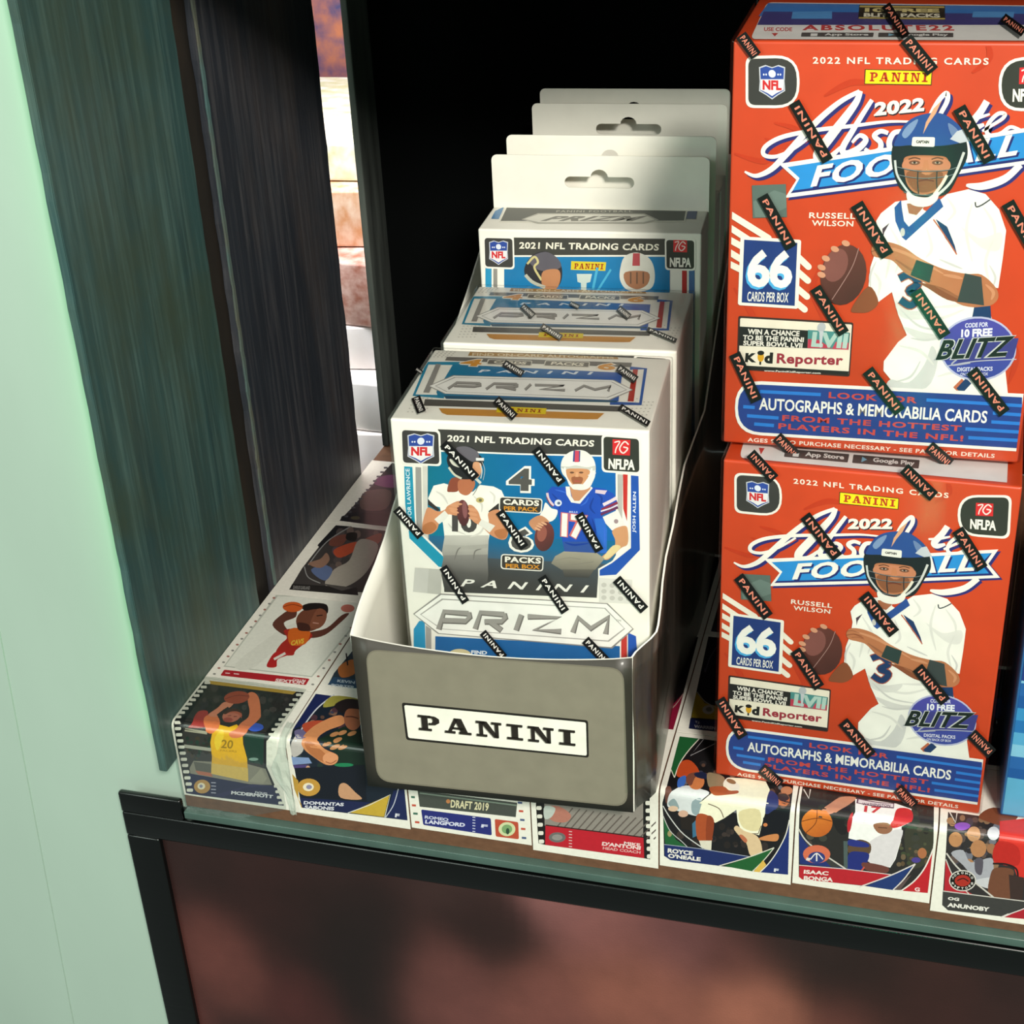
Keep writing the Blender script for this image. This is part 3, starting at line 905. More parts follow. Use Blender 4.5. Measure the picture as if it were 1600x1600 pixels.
    A.P([(1095, 1110), (1250, 1050), (1290, 1120), (1285, 1280), (1200, 1330), (1050, 1470), (970, 1460), (980, 1420), (1110, 1330), (1130, 1230)], 'd29a6e', 1)
    A.P([(980, 1450), (1100, 1300), (1200, 1310), (1120, 1400), (1040, 1460)], 'e4cf98', 1)
    A.P([(510, 560), (560, 560), (580, 680), (620, 740), (680, 740), (830, 560), (850, 580), (690, 775), (580, 760), (520, 660)], 'ece9e2')
    A.P([(560, 560), (680, 610), (820, 550), (820, 590), (680, 740), (620, 740), (590, 690)], 'c98f68')
    A.T('BILLS', (555, 888), (660, 892), (556, 866), 'c8d4ee', 0.02)
    A.T('17', (440, 1200), (780, 1240), (450, 880), 'd8706a', 0.10, 0.95)
    A.T('17', (456, 1190), (764, 1226), (466, 892), 'f0ede6', 0.05, 0.95)
    A.E(418, 765, 45, 42, 'dfe4ee'); A.E(425, 768, 20, 18, '5a6a8a'); A.P([(885, 600), (1030, 610), (1000, 660), (880, 640)], 'dcc8d2')
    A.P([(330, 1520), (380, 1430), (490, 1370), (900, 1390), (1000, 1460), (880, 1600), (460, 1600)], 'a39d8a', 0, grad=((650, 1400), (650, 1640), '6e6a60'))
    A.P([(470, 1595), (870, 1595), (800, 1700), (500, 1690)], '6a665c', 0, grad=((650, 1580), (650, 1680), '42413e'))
    A.S([(400, 1480), (560, 1450), (700, 1470)], 10, '8a8576'); A.S([(480, 1540), (640, 1530), (860, 1500)], 10, '847f72')
    A.P([(450, 300), (480, 200), (560, 130), (660, 105), (760, 120), (850, 200), (885, 300), (880, 420), (860, 480), (800, 580), (680, 605), (570, 560), (520, 460), (470, 400)], 'ecebe2', 1)
    A.P([(450, 310), (560, 310), (640, 295), (780, 320), (880, 300), (875, 360), (800, 350), (520, 345)], 'c9c9c0', 1)
    A.P([(515, 350), (640, 335), (800, 350), (810, 430), (760, 520), (700, 560), (600, 545), (530, 450)], 'cf9468', 1)
    A.P([(590, 440), (720, 445), (710, 520), (660, 545), (600, 520)], '9c5f40', 1); A.S([(620, 492), (690, 494)], 14, 'b4584c', sm=False)
    for x in (590, 705): A.E(x, 385, 28, 12, '6b4a38')
    A.P([(640, 380), (665, 380), (672, 440), (632, 440)], 'dba67c')
    A.P([(610, 110), (695, 112), (690, 250), (600, 250)], '3f4a86'); A.P([(630, 110), (678, 112), (676, 255), (622, 255)], 'd04860')
    A.S([(500, 320), (520, 440), (600, 560)], 20, 'f2f0e8'); A.S([(840, 330), (800, 450), (700, 580)], 20, 'f2f0e8'); A.S([(790, 420), (890, 390)], 10, 'f2f0e8', sm=False)
    A.P([(590, 535), (740, 535), (730, 590), (680, 600), (600, 590)], 'e6e6de', 1)
    # numerals between them
    A.crop(600, 620, 3.5556)
    A.T('4', (678, 532), (836, 536), (678, 382), 'f2efe4', 0.06); A.T('4', (692, 520), (820, 524), (694, 396), '55534f', 0.05)
    A.T('6', (688, 862), (832, 868), (696, 716), 'f2efe4', 0.10); A.T('6', (704, 850), (818, 855), (710, 730), '55534f', 0.05)
    for q, a, b, c in (([(640, 552), (882, 565), (876, 650), (638, 636)], 'CARDS', 'PER PACK', 0), ([(650, 872), (888, 884), (884, 970), (648, 956)], 'PACKS', 'PER BOX', 0)):
        A.R(q, 20, 'ece8dc'); A.R([(q[0][0] + 6, q[0][1] + 6), (q[1][0] - 6, q[1][1] + 6), (q[2][0] - 6, q[2][1] - 6), (q[3][0] + 6, q[3][1] - 6)], 16, '3b3833')
        x0, y0 = q[0]
        A.T(a, (x0 + 22, y0 + 46), (x0 + 222, y0 + 55), (x0 + 22, y0 + 14), 'f2ecdc', 0.04, 1.08)
        A.T(b, (x0 + 26, y0 + 78), (x0 + 216, y0 + 86), (x0 + 26, y0 + 54), 'd8922c', 0.03, 1.0)
    A.T('PANINI', (425, 1052), (1122, 1088), (440, 1012), 'efece2', 0.02, 1.9, 0.15)
    A.P([(172, 948), (321, 958), (316, 1098), (162, 1082)], 'bdbbb2'); A.P([(172, 948), (250, 955), (240, 1090), (162, 1082)], 'c9c7bf')
    A.P([(1196, 1005), (1380, 1015), (1375, 1150), (1196, 1140)], 'dedbd2')
    for i in range(4):
        for j in range(3): A.E(1222 + i * 46, 1045 + j * 35 + i * 3, 15, 13, 'c5c2b9', 0, 12)
    # lower blue field and the wordmark plate
    A.P([(196, 1245), (226, 1245), (232, 1420), (240, 2100), (205, 2100), (165, 1500), (165, 1290)], '2a94c0')
    A.P([(232, 1270), (262, 1290), (268, 2100), (240, 2100)], '9d9b96')
    A.P([(285, 1330), (1310, 1385), (1310, 2100), (285, 2100)], '1d5d9a', grad=((700, 1360), (700, 1500), '2f7cb8'))
    A.P([(1318, 1335), (1350, 1310), (1350, 2100), (1318, 2100)], 'c23a34'); A.P([(1356, 1310), (1400, 1330), (1406, 1420), (1400, 2100), (1356, 2100)], '2455ae')
    A.E(420, 1440, 68, 40, 'd8cca0'); A.T('FIND', (484, 1428), (572, 1432), (485, 1408), 'e8eef2', 0.04)
    L = [[(305, 1292), (335, 1195), (470, 1205)], [(470, 1200), (478, 1225), (455, 1248), (330, 1243)],
         [(508, 1290), (538, 1200), (668, 1210)], [(668, 1206), (676, 1228), (655, 1250), (560, 1250)], [(590, 1250), (655, 1298)],
         [(735, 1298), (765, 1212)],
         [(800, 1222), (975, 1228), (838, 1296), (985, 1304)],
         [(1050, 1310), (1080, 1228), (1150, 1288), (1250, 1224), (1232, 1318)]]
    prizm_logo(A, [(162, 1205), (312, 1092), (1242, 1146), (1388, 1290), (1268, 1398), (300, 1316)],
               [(200, 1208), (322, 1120), (1230, 1172), (1340, 1288), (1250, 1360), (316, 1290)], L, 33)
    A.T('TM', (1288, 1248), (1316, 1250), (1289, 1236), '8d8b86', 0.0)
    return A


def prizm_top(A):
    A.crop(600, 420, 3.2)
    for k in range(26):      # dot pattern of the corners
        for x, y in ((120 + (k % 5) * 22, 715 - (k // 5) * 17), (250 + (k % 5) * 20, 440 - (k // 5) * 8), (1225 + (k % 5) * 22, 730 - (k // 5) * 16)):
            A.E(x + (k // 5) * 8, y, 5, 3, 'cfccc2', 0, 6)
    A.S([(300, 640), (150, 632), (218, 472), (380, 474)], 23, 'f2efe6', sm=False)
    A.S([(1130, 672), (1282, 676), (1308, 500), (1230, 497)], 23, 'f2efe6', sm=False)
    A.S([(300, 640), (150, 632), (218, 472), (380, 474)], 17, '2484a4', sm=False)
    A.S([(1130, 672), (1282, 676), (1308, 500), (1230, 497)], 17, '2c57a0', sm=False)
    A.P([(196, 618), (260, 475), (285, 478), (226, 620)], '8f8c86')
    A.P([(1218, 662), (1246, 502), (1270, 504), (1248, 664)], 'b2382e')
    A.P([(262, 615), (345, 478), (1192, 520), (1172, 664), (270, 640)], '1f7a9c', grad=((400, 560), (1100, 600), '2c56a4'))
    A.P([(315, 440), (1240, 470), (1235, 492), (305, 458)], '6e6a64')
    A.P([(430, 415), (1165, 435), (1172, 452), (420, 434)], 'b28a50')
    A.T('FIND ON-CARD AUTOGRAPHS', (440, 434), (1150, 450), (442, 420), 'e0cfae', 0.03)
    A.T('4', (366, 486), (482, 492), (395, 446), 'eee6d6', 0.08); A.T('4', (372, 484), (476, 489), (400, 450), 'd49238', 0.04)
    A.T('6', (1052, 506), (1162, 512), (1070, 466), 'eee6d6', 0.09); A.T('6', (1062, 503), (1152, 508), (1078, 470), 'd49238', 0.04)
    for q, t in (([(520, 452), (742, 460), (738, 486), (512, 478)], 'CARDS'), ([(806, 458), (1030, 466), (1026, 494), (798, 486)], 'PACKS')):
        A.R(q, 7, 'd8d2c4'); A.R([(q[0][0] + 5, q[0][1] + 3), (q[1][0] - 5, q[1][1] + 3), (q[2][0] - 5, q[2][1] - 3), (q[3][0] + 5, q[3][1] - 3)], 5, '6c675e')
        A.T(t, (q[3][0] + 34, q[3][1] - 6), (q[2][0] - 30, q[2][1] - 7), (q[0][0] + 34, q[0][1] + 7), 'e8e0cc', 0.04)
    A.T('PANINI', (470, 518), (1040, 530), (480, 504), 'dfe6ea', 0.03, 1.9, 0.1)
    A.P([(300, 634), (1175, 660), (1160, 668), (310, 650)], '24506a')
    L = [[(320, 600), (365, 570), (480, 574)], [(480, 574), (485, 584), (450, 590), (350, 586)], [(510, 603), (550, 575), (665, 578)], [(665, 578), (668, 588), (640, 593), (560, 592)], [(590, 592), (660, 606)],
         [(705, 606), (735, 578)], [(755, 582), (900, 585), (780, 604), (905, 608)], [(955, 610), (1000, 586), (1055, 605), (1135, 588), (1120, 614)]]
    prizm_logo(A, [(222, 586), (345, 532), (1150, 556), (1246, 606), (1128, 658), (302, 626)], [(255, 586), (352, 542), (1140, 565), (1216, 606), (1118, 646), (312, 616)], L, 14)
    A.P([(205, 652), (1192, 688), (1178, 714), (198, 684)], '57544e')
    A.P([(275, 697), (1102, 722), (1068, 752), (1000, 752), (315, 730), (290, 720)], 'c98d3c')
    A.P([(567, 688), (813, 698), (808, 727), (561, 718)], 'e6cc22')
    A.slab((590, 712), (785, 720), (594, 696), 'a8401c')
    return A


def hanger_front(A):
    A.crop(700, 120, 3.5556)
    A.P([(366, 893), (1206, 900), (1206, 990), (368, 992)], '3f3f39')
    A.P([(312, 1000), (1232, 1000), (1232, 2600), (312, 2600)], '1877ac')
    A.P([(312, 1300), (1232, 1300), (1232, 2600), (312, 2600)], '14668f')
    A.S([(368, 996), (1206, 994)], 9, 'eeebdf', sm=False)
    A.P([(208, 1062), (242, 1062), (242, 2600), (208, 2600)], '2a94c0'); A.P([(252, 1062), (274, 1062), (274, 2600), (252, 2600)], '8f8d86')
    A.P([(1300, 1075), (1326, 1075), (1326, 2600), (1300, 2600)], 'b8322e'); A.P([(1338, 1075), (1370, 1075), (1370, 2600), (1338, 2600)], '4a6c9c')
    A.T('2021 NFL TRADING CARDS', (395, 955), (1170, 966), (397, 918), 'e8e4d2', 0.03, 1.08)
    nfl_badge(A, [(194, 885), (366, 889), (370, 1070), (199, 1064)], 22, (281, 975, 48, 62))
    pa_badge(A, [(1204, 896), (1376, 900), (1376, 1078), (1206, 1074)], 22, [(1252, 906), (1328, 908), (1328, 975), (1252, 973)], ((1232, 1056), (1350, 1058), (1233, 1004)))
    A.P([(685, 1024), (879, 1030), (874, 1078), (682, 1072)], 'd8c42a'); A.slab((700, 1066), (862, 1070), (703, 1036), '9c3418')
    A.P([(425, 1060), (470, 990), (540, 970), (600, 1000), (632, 1060), (630, 1130), (600, 1170), (520, 1160), (440, 1120)], '2c2c30', 1)
    A.P([(450, 1010), (540, 972), (610, 1010), (625, 1060), (540, 1080), (480, 1060)], '5d5a62', 1)
    A.S([(440, 1040), (480, 1000), (500, 1030), (480, 1060), (520, 1130)], 12, 'c9bf86')
    A.P([(530, 1080), (610, 1070), (625, 1120), (600, 1180), (540, 1190), (520, 1140)], 'b98058', 1); A.S([(430, 1100), (470, 1140), (540, 1170)], 18, 'b9b9a8')
    A.P([(955, 1080), (980, 1000), (1050, 976), (1120, 1010), (1148, 1080), (1140, 1160), (1090, 1190), (1000, 1185), (960, 1140)], 'd9d8cc', 1)
    A.P([(1028, 980), (1066, 980), (1066, 1050), (1024, 1050)], 'b84a50')
    A.P([(985, 1085), (1110, 1085), (1110, 1150), (1050, 1180), (990, 1150)], 'a87454', 1)
    for x in (1015, 1050, 1085): A.S([(x, 1085), (x, 1150)], 8, '6a5040', sm=False)
    A.P([(715, 1095), (800, 1095), (790, 1140), (770, 1145), (768, 1200), (740, 1200), (738, 1145), (720, 1140)], 'c2cfc6')
    A.S([(830, 1060), (805, 1180)], 14, '49a8cc', sm=False); A.S([(905, 1070), (830, 1190)], 12, '49a8cc', sm=False)
    return A


def hanger_top(A):
    A.crop(700, 120, 3.5556)
    A.P([(325, 708), (1336, 708), (1318, 804), (282, 806)], 'e6e3d6')
    A.P([(333, 712), (1328, 712), (1311, 799), (292, 801)], '3a3d37')
    A.P([(262, 745), (312, 722), (282, 790), (240, 788)], '3f7fb0'); A.P([(1336, 734), (1388, 736), (1376, 790), (1322, 788)], '3a4a78')
    A.T('PANINI FOOTBALL', (600, 753), (1025, 753), (603, 742), '9a988c', 0.02, 1.2)
    A.T('AUTOGRAPHS', (662, 735), (985, 735), (664, 716), '8d8454', 0.03, 1.2)
    A.P([(408, 792), (500, 758), (1092, 760), (1172, 795), (1090, 815), (500, 815)], 'a9a79c'); A.P([(425, 790), (505, 764), (1086, 766), (1150, 793), (1084, 808), (505, 808)], 'd9d7cb')
    A.T('PRIZM', (510, 802), (1065, 802), (560, 774), '6d6b62', 0.05, 1.1, 0.3)
    return A


def tray_front(A):
    A.crop(540, 960, 3.0769)
    A.R([(95, 165), (1338, 258), (1358, 926), (152, 800)], 70, '7b7565')
    A.R([(101, 172), (1331, 265), (1350, 918), (158, 793)], 66, '878170')
    A.R([(270, 422), (1166, 508), (1170, 688), (292, 602)], 14, '1f1b16')
    A.R([(282, 434), (1156, 518), (1160, 678), (302, 592)], 10, 'f3f0e2')
    A.slab((350, 556), (1102, 634), (343, 482), '8e8b80')
    A.slab((354, 554), (1106, 632), (347, 480), '26201a')
    return A


# ---- the basketball cards, drawn in the pixels of their own close-ups
def film(A, a, b, n, w_, h, col='e0ddd0'):
    for i in range(n):
        t = i / (n - 1)
        x, y = a[0] + (b[0] - a[0]) * t, a[1] + (b[1] - a[1]) * t
        A.R([(x - w_ / 2, y - h / 2), (x + w_ / 2, y - h / 2), (x + w_ / 2, y + h / 2), (x - w_ / 2, y + h / 2)], h * .4, col)


def card_shooter(A):
    A.crop(270, 1060, 8)
    A.P([(388, 35), (1640, 175), (1250, 690), (1170, 800), (1170, 1100), (1390, 1590), (168, 1440), (60, 900), (0, 520)], '1c1c1e')
    A.P([(470, 60), (1540, 190), (1170, 660), (1140, 800), (1140, 1200), (220, 1180), (110, 780), (130, 560), (420, 130)], '34312f')
    A.P([(470, 60), (1540, 190), (1300, 500), (1100, 420), (900, 150)], '2a2727')
    crowd(A, [(460, 90), (1450, 220), (1180, 560), (260, 420)], 40, 13, 44, ('3c3836', '2a2828', '46403e', '343034'))
    crowd(A, [(140, 700), (470, 740), (470, 1040), (170, 980)], 26, 14, 30, ('1e3028', '2c2a24', '40362a', '243a30'))
    A.P([(460, 28), (1545, 165), (1500, 202), (435, 68)], 'bf9a3e')
    A.P([(190, 600), (250, 540), (270, 480), (330, 410), (440, 420), (400, 600), (220, 615)], 'a83c38', 1)
    A.E(1030, 610, 105, 52, '3d5cc4')
    A.S([(150, 640), (430, 680)], 40, 'aaa390', sm=False); A.S([(140, 845), (480, 890)], 42, 'a3a094', sm=False)
    A.P([(880, 700), (1140, 690), (1130, 1080), (930, 1040)], '1d3a30'); A.E(1010, 1010, 60, 20, '7f9c90')
    A.P([(210, 1120), (260, 1030), (900, 1060), (1160, 1130), (1240, 1330), (960, 1330), (220, 1200)], '8b8678')
    for i in range(9): A.S([(960 + i * 20, 1290 + i * 3), (1110 + i * 8, 1130 + i * 14)], 6, 'b9b49c', sm=False)
    A.P([(260, 1040), (480, 1070), (480, 1180), (290, 1150)], '5e5c54'); A.P([(280, 1150), (480, 1180), (500, 1230), (320, 1200)], 'b06a54')
    A.P([(490, 690), (580, 580), (700, 610), (800, 575), (870, 660), (880, 820), (930, 1000), (945, 1290), (480, 1190), (490, 980), (470, 800)], 'e8b028')
    A.P([(520, 760), (600, 640), (640, 720), (560, 900)], 'f0c838', 1); A.P([(490, 1060), (940, 1120), (945, 1290), (480, 1190)], 'dcb860')
    A.P([(385, 520), (440, 460), (560, 480), (590, 570), (540, 640), (480, 690), (410, 650)], 'e07a4c', 1)
    A.P([(440, 460), (560, 370), (640, 300), (760, 300), (720, 360), (640, 400), (560, 480)], 'd8886a', 1)
    A.P([(940, 190), (1020, 180), (1080, 260), (1100, 440), (1080, 510), (940, 640), (860, 730), (740, 740), (700, 680), (800, 620), (850, 560), (940, 490), (960, 400), (940, 300)], 'dc7c54', 1)
    A.E(800, 240, 160, 78, 'a34c36', -6); A.S([(650, 260), (800, 215), (950, 225)], 8, '7a3428')
    A.E(735, 470, 118, 78, 'c0705c', -14); A.P([(640, 430), (740, 395), (850, 420), (860, 500), (800, 440)], 'b45e48', 1); A.E(690, 520, 60, 30, 'a24c42')
    A.P([(640, 440), (680, 395), (760, 380), (840, 400), (866, 440), (800, 415), (720, 420), (660, 450)], '4a2e26', 1); A.S([(690, 470), (730, 465)], 8, '6a3428', sm=False); A.S([(760, 480), (800, 478)], 8, '6a3428', sm=False)
    A.S([(560, 470), (640, 410), (700, 370)], 36, '302a2c'); A.S([(870, 500), (930, 430)], 40, '302a2c', sm=False)
    A.T('20', (600, 870), (748, 880), (614, 762), '9c7a22', 0.02)
    A.T('PACERS', (590, 910), (800, 925), (592, 885), 'b88c28', 0.02)
    A.P([(205, 1185), (960, 1320), (1290, 1340), (1390, 1590), (172, 1440)], '1b1f45'); A.P([(500, 1460), (1000, 1320), (1290, 1345), (900, 1360), (640, 1480)], '262650')
    A.E(368, 1350, 102, 86, 'b88c50'); A.E(358, 1345, 48, 42, 'e8dcc0'); A.E(355, 1345, 22, 20, '8a8aa0')
    for i in range(4): A.S([(480, 1300 + i * 42), (540, 1304 + i * 42)], 12, 'a9a8bc', sm=False)
    A.T('DOUG', (1030, 1432), (1180, 1450), (1032, 1408), 'cfcfd8', 0.04); A.T('MCDERMOTT', (730, 1446), (1250, 1498), (734, 1404), 'dcdce0', 0.05)
    film(A, (432, 55), (70, 480), 9, 74, 34); film(A, (48, 550), (215, 1395), 12, 78, 40)
    film(A, (1575, 205), (1225, 700), 9, 70, 34); film(A, (1205, 790), (1215, 970), 3, 66, 40); film(A, (1295, 1345), (1350, 1555), 4, 60, 36)


def card_elbow(A):
    A.crop(240, 1020, 4)
    A.P([(1005, 255), (1700, 345), (1590, 1048), (925, 968), (850, 560), (870, 480)], '17202c')
    A.P([(1005, 255), (1120, 270), (1020, 350), (940, 450), (870, 480)], '1b2450')
    crowd(A, [(1080, 290), (1330, 330), (1310, 520), (900, 520)], 26, 5, 22)
    crowd(A, [(880, 560), (1300, 600), (1300, 860), (890, 800)], 20, 6, 26, ('262c3c', '1c2230', '3a3448', '20302c'))
    A.S([(1130, 262), (1020, 350), (930, 470), (880, 560)], 8, 'c9ccd4')
    A.P([(1120, 270), (1280, 290), (1180, 320), (1060, 340)], '9a9240', 1)
    A.P([(930, 450), (1000, 425), (1090, 430), (1060, 470), (960, 500)], 'b04a30', 1)
    A.P([(860, 560), (900, 510), (935, 560), (930, 620), (870, 650)], 'b8b2ac', 1); A.P([(880, 490), (930, 480), (960, 520), (900, 540)], '6a6488', 1)
    A.P([(862, 650), (970, 655), (990, 690), (870, 700)], '7c92ba'); A.P([(870, 700), (960, 700), (950, 770), (890, 750)], '4a3c70'); A.E(965, 735, 18, 30, 'c89878')
    A.P([(1250, 590), (1310, 600), (1310, 700), (1270, 700)], '7a9838')
    A.P([(1030, 540), (1190, 460), (1330, 500), (1330, 730), (1110, 700), (1150, 640)], '16291e')
    A.P([(925, 540), (1000, 460), (1120, 400), (1180, 395), (1190, 445), (1080, 490), (1020, 545), (1070, 600), (1150, 640), (1140, 690), (1080, 700), (1000, 650), (940, 600)], 'cc8858', 1)
    A.P([(940, 560), (1000, 570), (1090, 650), (1060, 680), (980, 630)], 'b06c40', 1)
    A.E(1105, 660, 48, 38, 'd89468'); A.S([(1075, 680), (1110, 690), (1145, 670)], 6, '9a5c3a')
    A.E(1245, 410, 55, 75, '9c5f42'); A.P([(1130, 330), (1200, 290), (1290, 300), (1300, 350), (1220, 350), (1180, 380)], '241c1c', 1); A.S([(1200, 400), (1240, 400), (1280, 412)], 8, '5a3426')
    for x, y in ((1130, 510), (1180, 500), (1240, 505), (1080, 570), (1130, 590), (1180, 590), (1150, 545)): A.E(x, y, 30, 13, 'b07c50', -20)
    A.P([(880, 720), (1320, 700), (1330, 930), (1290, 925), (930, 900)], '121620')
    A.P([(1160, 830), (1200, 815), (1260, 870), (1300, 915), (1170, 905)], 'c2926e', 1); A.E(1190, 700, 60, 12, '1f7a50')
    A.P([(852, 740), (905, 800), (905, 912), (935, 968), (925, 968), (880, 850)], 'b8903a')
    A.E(970, 840, 72, 55, 'c0903c'); A.E(968, 838, 34, 26, 'e8dcc0'); A.E(972, 838, 18, 14, '8a86a0')
    A.P([(915, 905), (1360, 935), (1230, 1000), (928, 966)], '1b2248')
    A.T('DOMANTAS', (938, 946), (1188, 958), (940, 925), 'd8d8e0', 0.04); A.T('SABONIS', (944, 974), (1128, 984), (946, 952), 'd8d8e0', 0.04)
    A.P([(1475, 888), (1440, 1025), (1225, 998)], 'c2a236'); A.S([(1215, 1000), (1350, 950), (1480, 885), (1445, 1028)], 5, 'd8d8d0', sm=False)
    A.P([(1500, 860), (1592, 850), (1588, 1046), (1450, 1026)], '1b2450'); A.S([(1530, 850), (1500, 950), (1450, 1028)], 6, 'b9bcc8')
    A.T('F', (1508, 1026), (1535, 1030), (1512, 1002), 'd8d8e0', 0.04)


def card_draft(A):
    A.crop(620, 1180, 3.6364)
    A.P([(150, -170), (720, -120), (690, 260), (118, 200)], '5a6258')
    A.P([(118, 200), (684, 270), (676, 352), (130, 292)], '464a44'); A.S([(130, 215), (680, 285)], 8, '7c8a7c', sm=False)
    A.T('DRAFT 2019', (305, 298), (520, 318), (308, 252), 'd6cfa8', 0.03, 1.05); A.E(292, 262, 12, 12, 'b87a4a')
    A.R([(138, 308), (534, 358), (540, 456), (150, 396)], 10, '262c74')
    A.T('ROMEO', (158, 360), (292, 376), (160, 342), 'c8cce0', 0.04); A.T('LANGFORD', (160, 388), (386, 408), (163, 366), 'd4d6e8', 0.05)
    for i in range(6): A.S([(430, 352 + i * 16), (446, 354 + i * 16)], 5, 'c8cce0', sm=False)
    A.T('F', (478, 410), (514, 414), (482, 392), 'd4d6e8', 0.04)
    A.R([(556, 362), (690, 380), (694, 478), (562, 462)], 10, 'b84c34'); A.E(626, 420, 48, 40, 'cdd4a4'); A.E(626, 420, 30, 26, '7aa06a'); A.E(630, 432, 10, 18, '2f4a34')
    for x, y, c in ((90, 238, '3f6a58'), (96, 285, 'c0503c'), (106, 332, '3f6a58'), (116, 381, 'c0503c'), (706, 318, 'c0503c'), (713, 368, '4a5a80'), (718, 419, 'c0503c'), (723, 470, '4a5a80'),
                    (84, 190, 'c0503c'), (700, 270, '4a5a80')): A.R([(x - 13, y - 7), (x + 13, y - 5), (x + 13, y + 7), (x - 13, y + 5)], 3, c)


def card_coach(A):
    A.crop(620, 1180, 3.6364)
    A.P([(800, 80), (1475, -30), (1435, 40), (1440, 592), (1400, 585), (845, 510), (805, 500), (790, 280)], '1a1816')
    A.P([(835, 60), (1400, 60), (1400, 470), (840, 400)], '8b847c')
    for i in range(16): A.S([(900 + i * 40, 420 + i * 4), (1000 + i * 40, 300 + i * 6)], 7, '5f5650', sm=False)
    A.P([(840, 300), (920, 290), (990, 340), (960, 380), (880, 370)], 'b07464', 1); A.P([(840, 290), (900, 300), (880, 350), (840, 360)], 'b8c0b8', 1)
    A.P([(845, 396), (1402, 466), (1406, 584), (843, 508)], 'b81c2a'); A.S([(845, 396), (1402, 466)], 6, '2a1412', sm=False)
    A.E(912, 466, 48, 29, '6a6866'); A.E(912, 466, 30, 17, '8f8a86')
    for i in range(6): A.S([(978, 432 + i * 17), (996, 434 + i * 17)], 5, 'd8b8b4', sm=False)
    A.T('MIKE', (1290, 505), (1382, 517), (1292, 489), 'e6ccc8', 0.04); A.T("D'ANTONI", (1165, 512), (1384, 538), (1168, 490), 'e6ccc8', 0.05); A.T('HEAD COACH', (1170, 534), (1384, 560), (1172, 518), 'd8a8a4', 0.03)
    film(A, (808, 300), (822, 490), 5, 30, 22); film(A, (1462, 20), (1432, 150), 5, 30, 16); film(A, (1425, 185), (1436, 575), 10, 30, 24)


def arc_frame(A, green, navy):
    pass


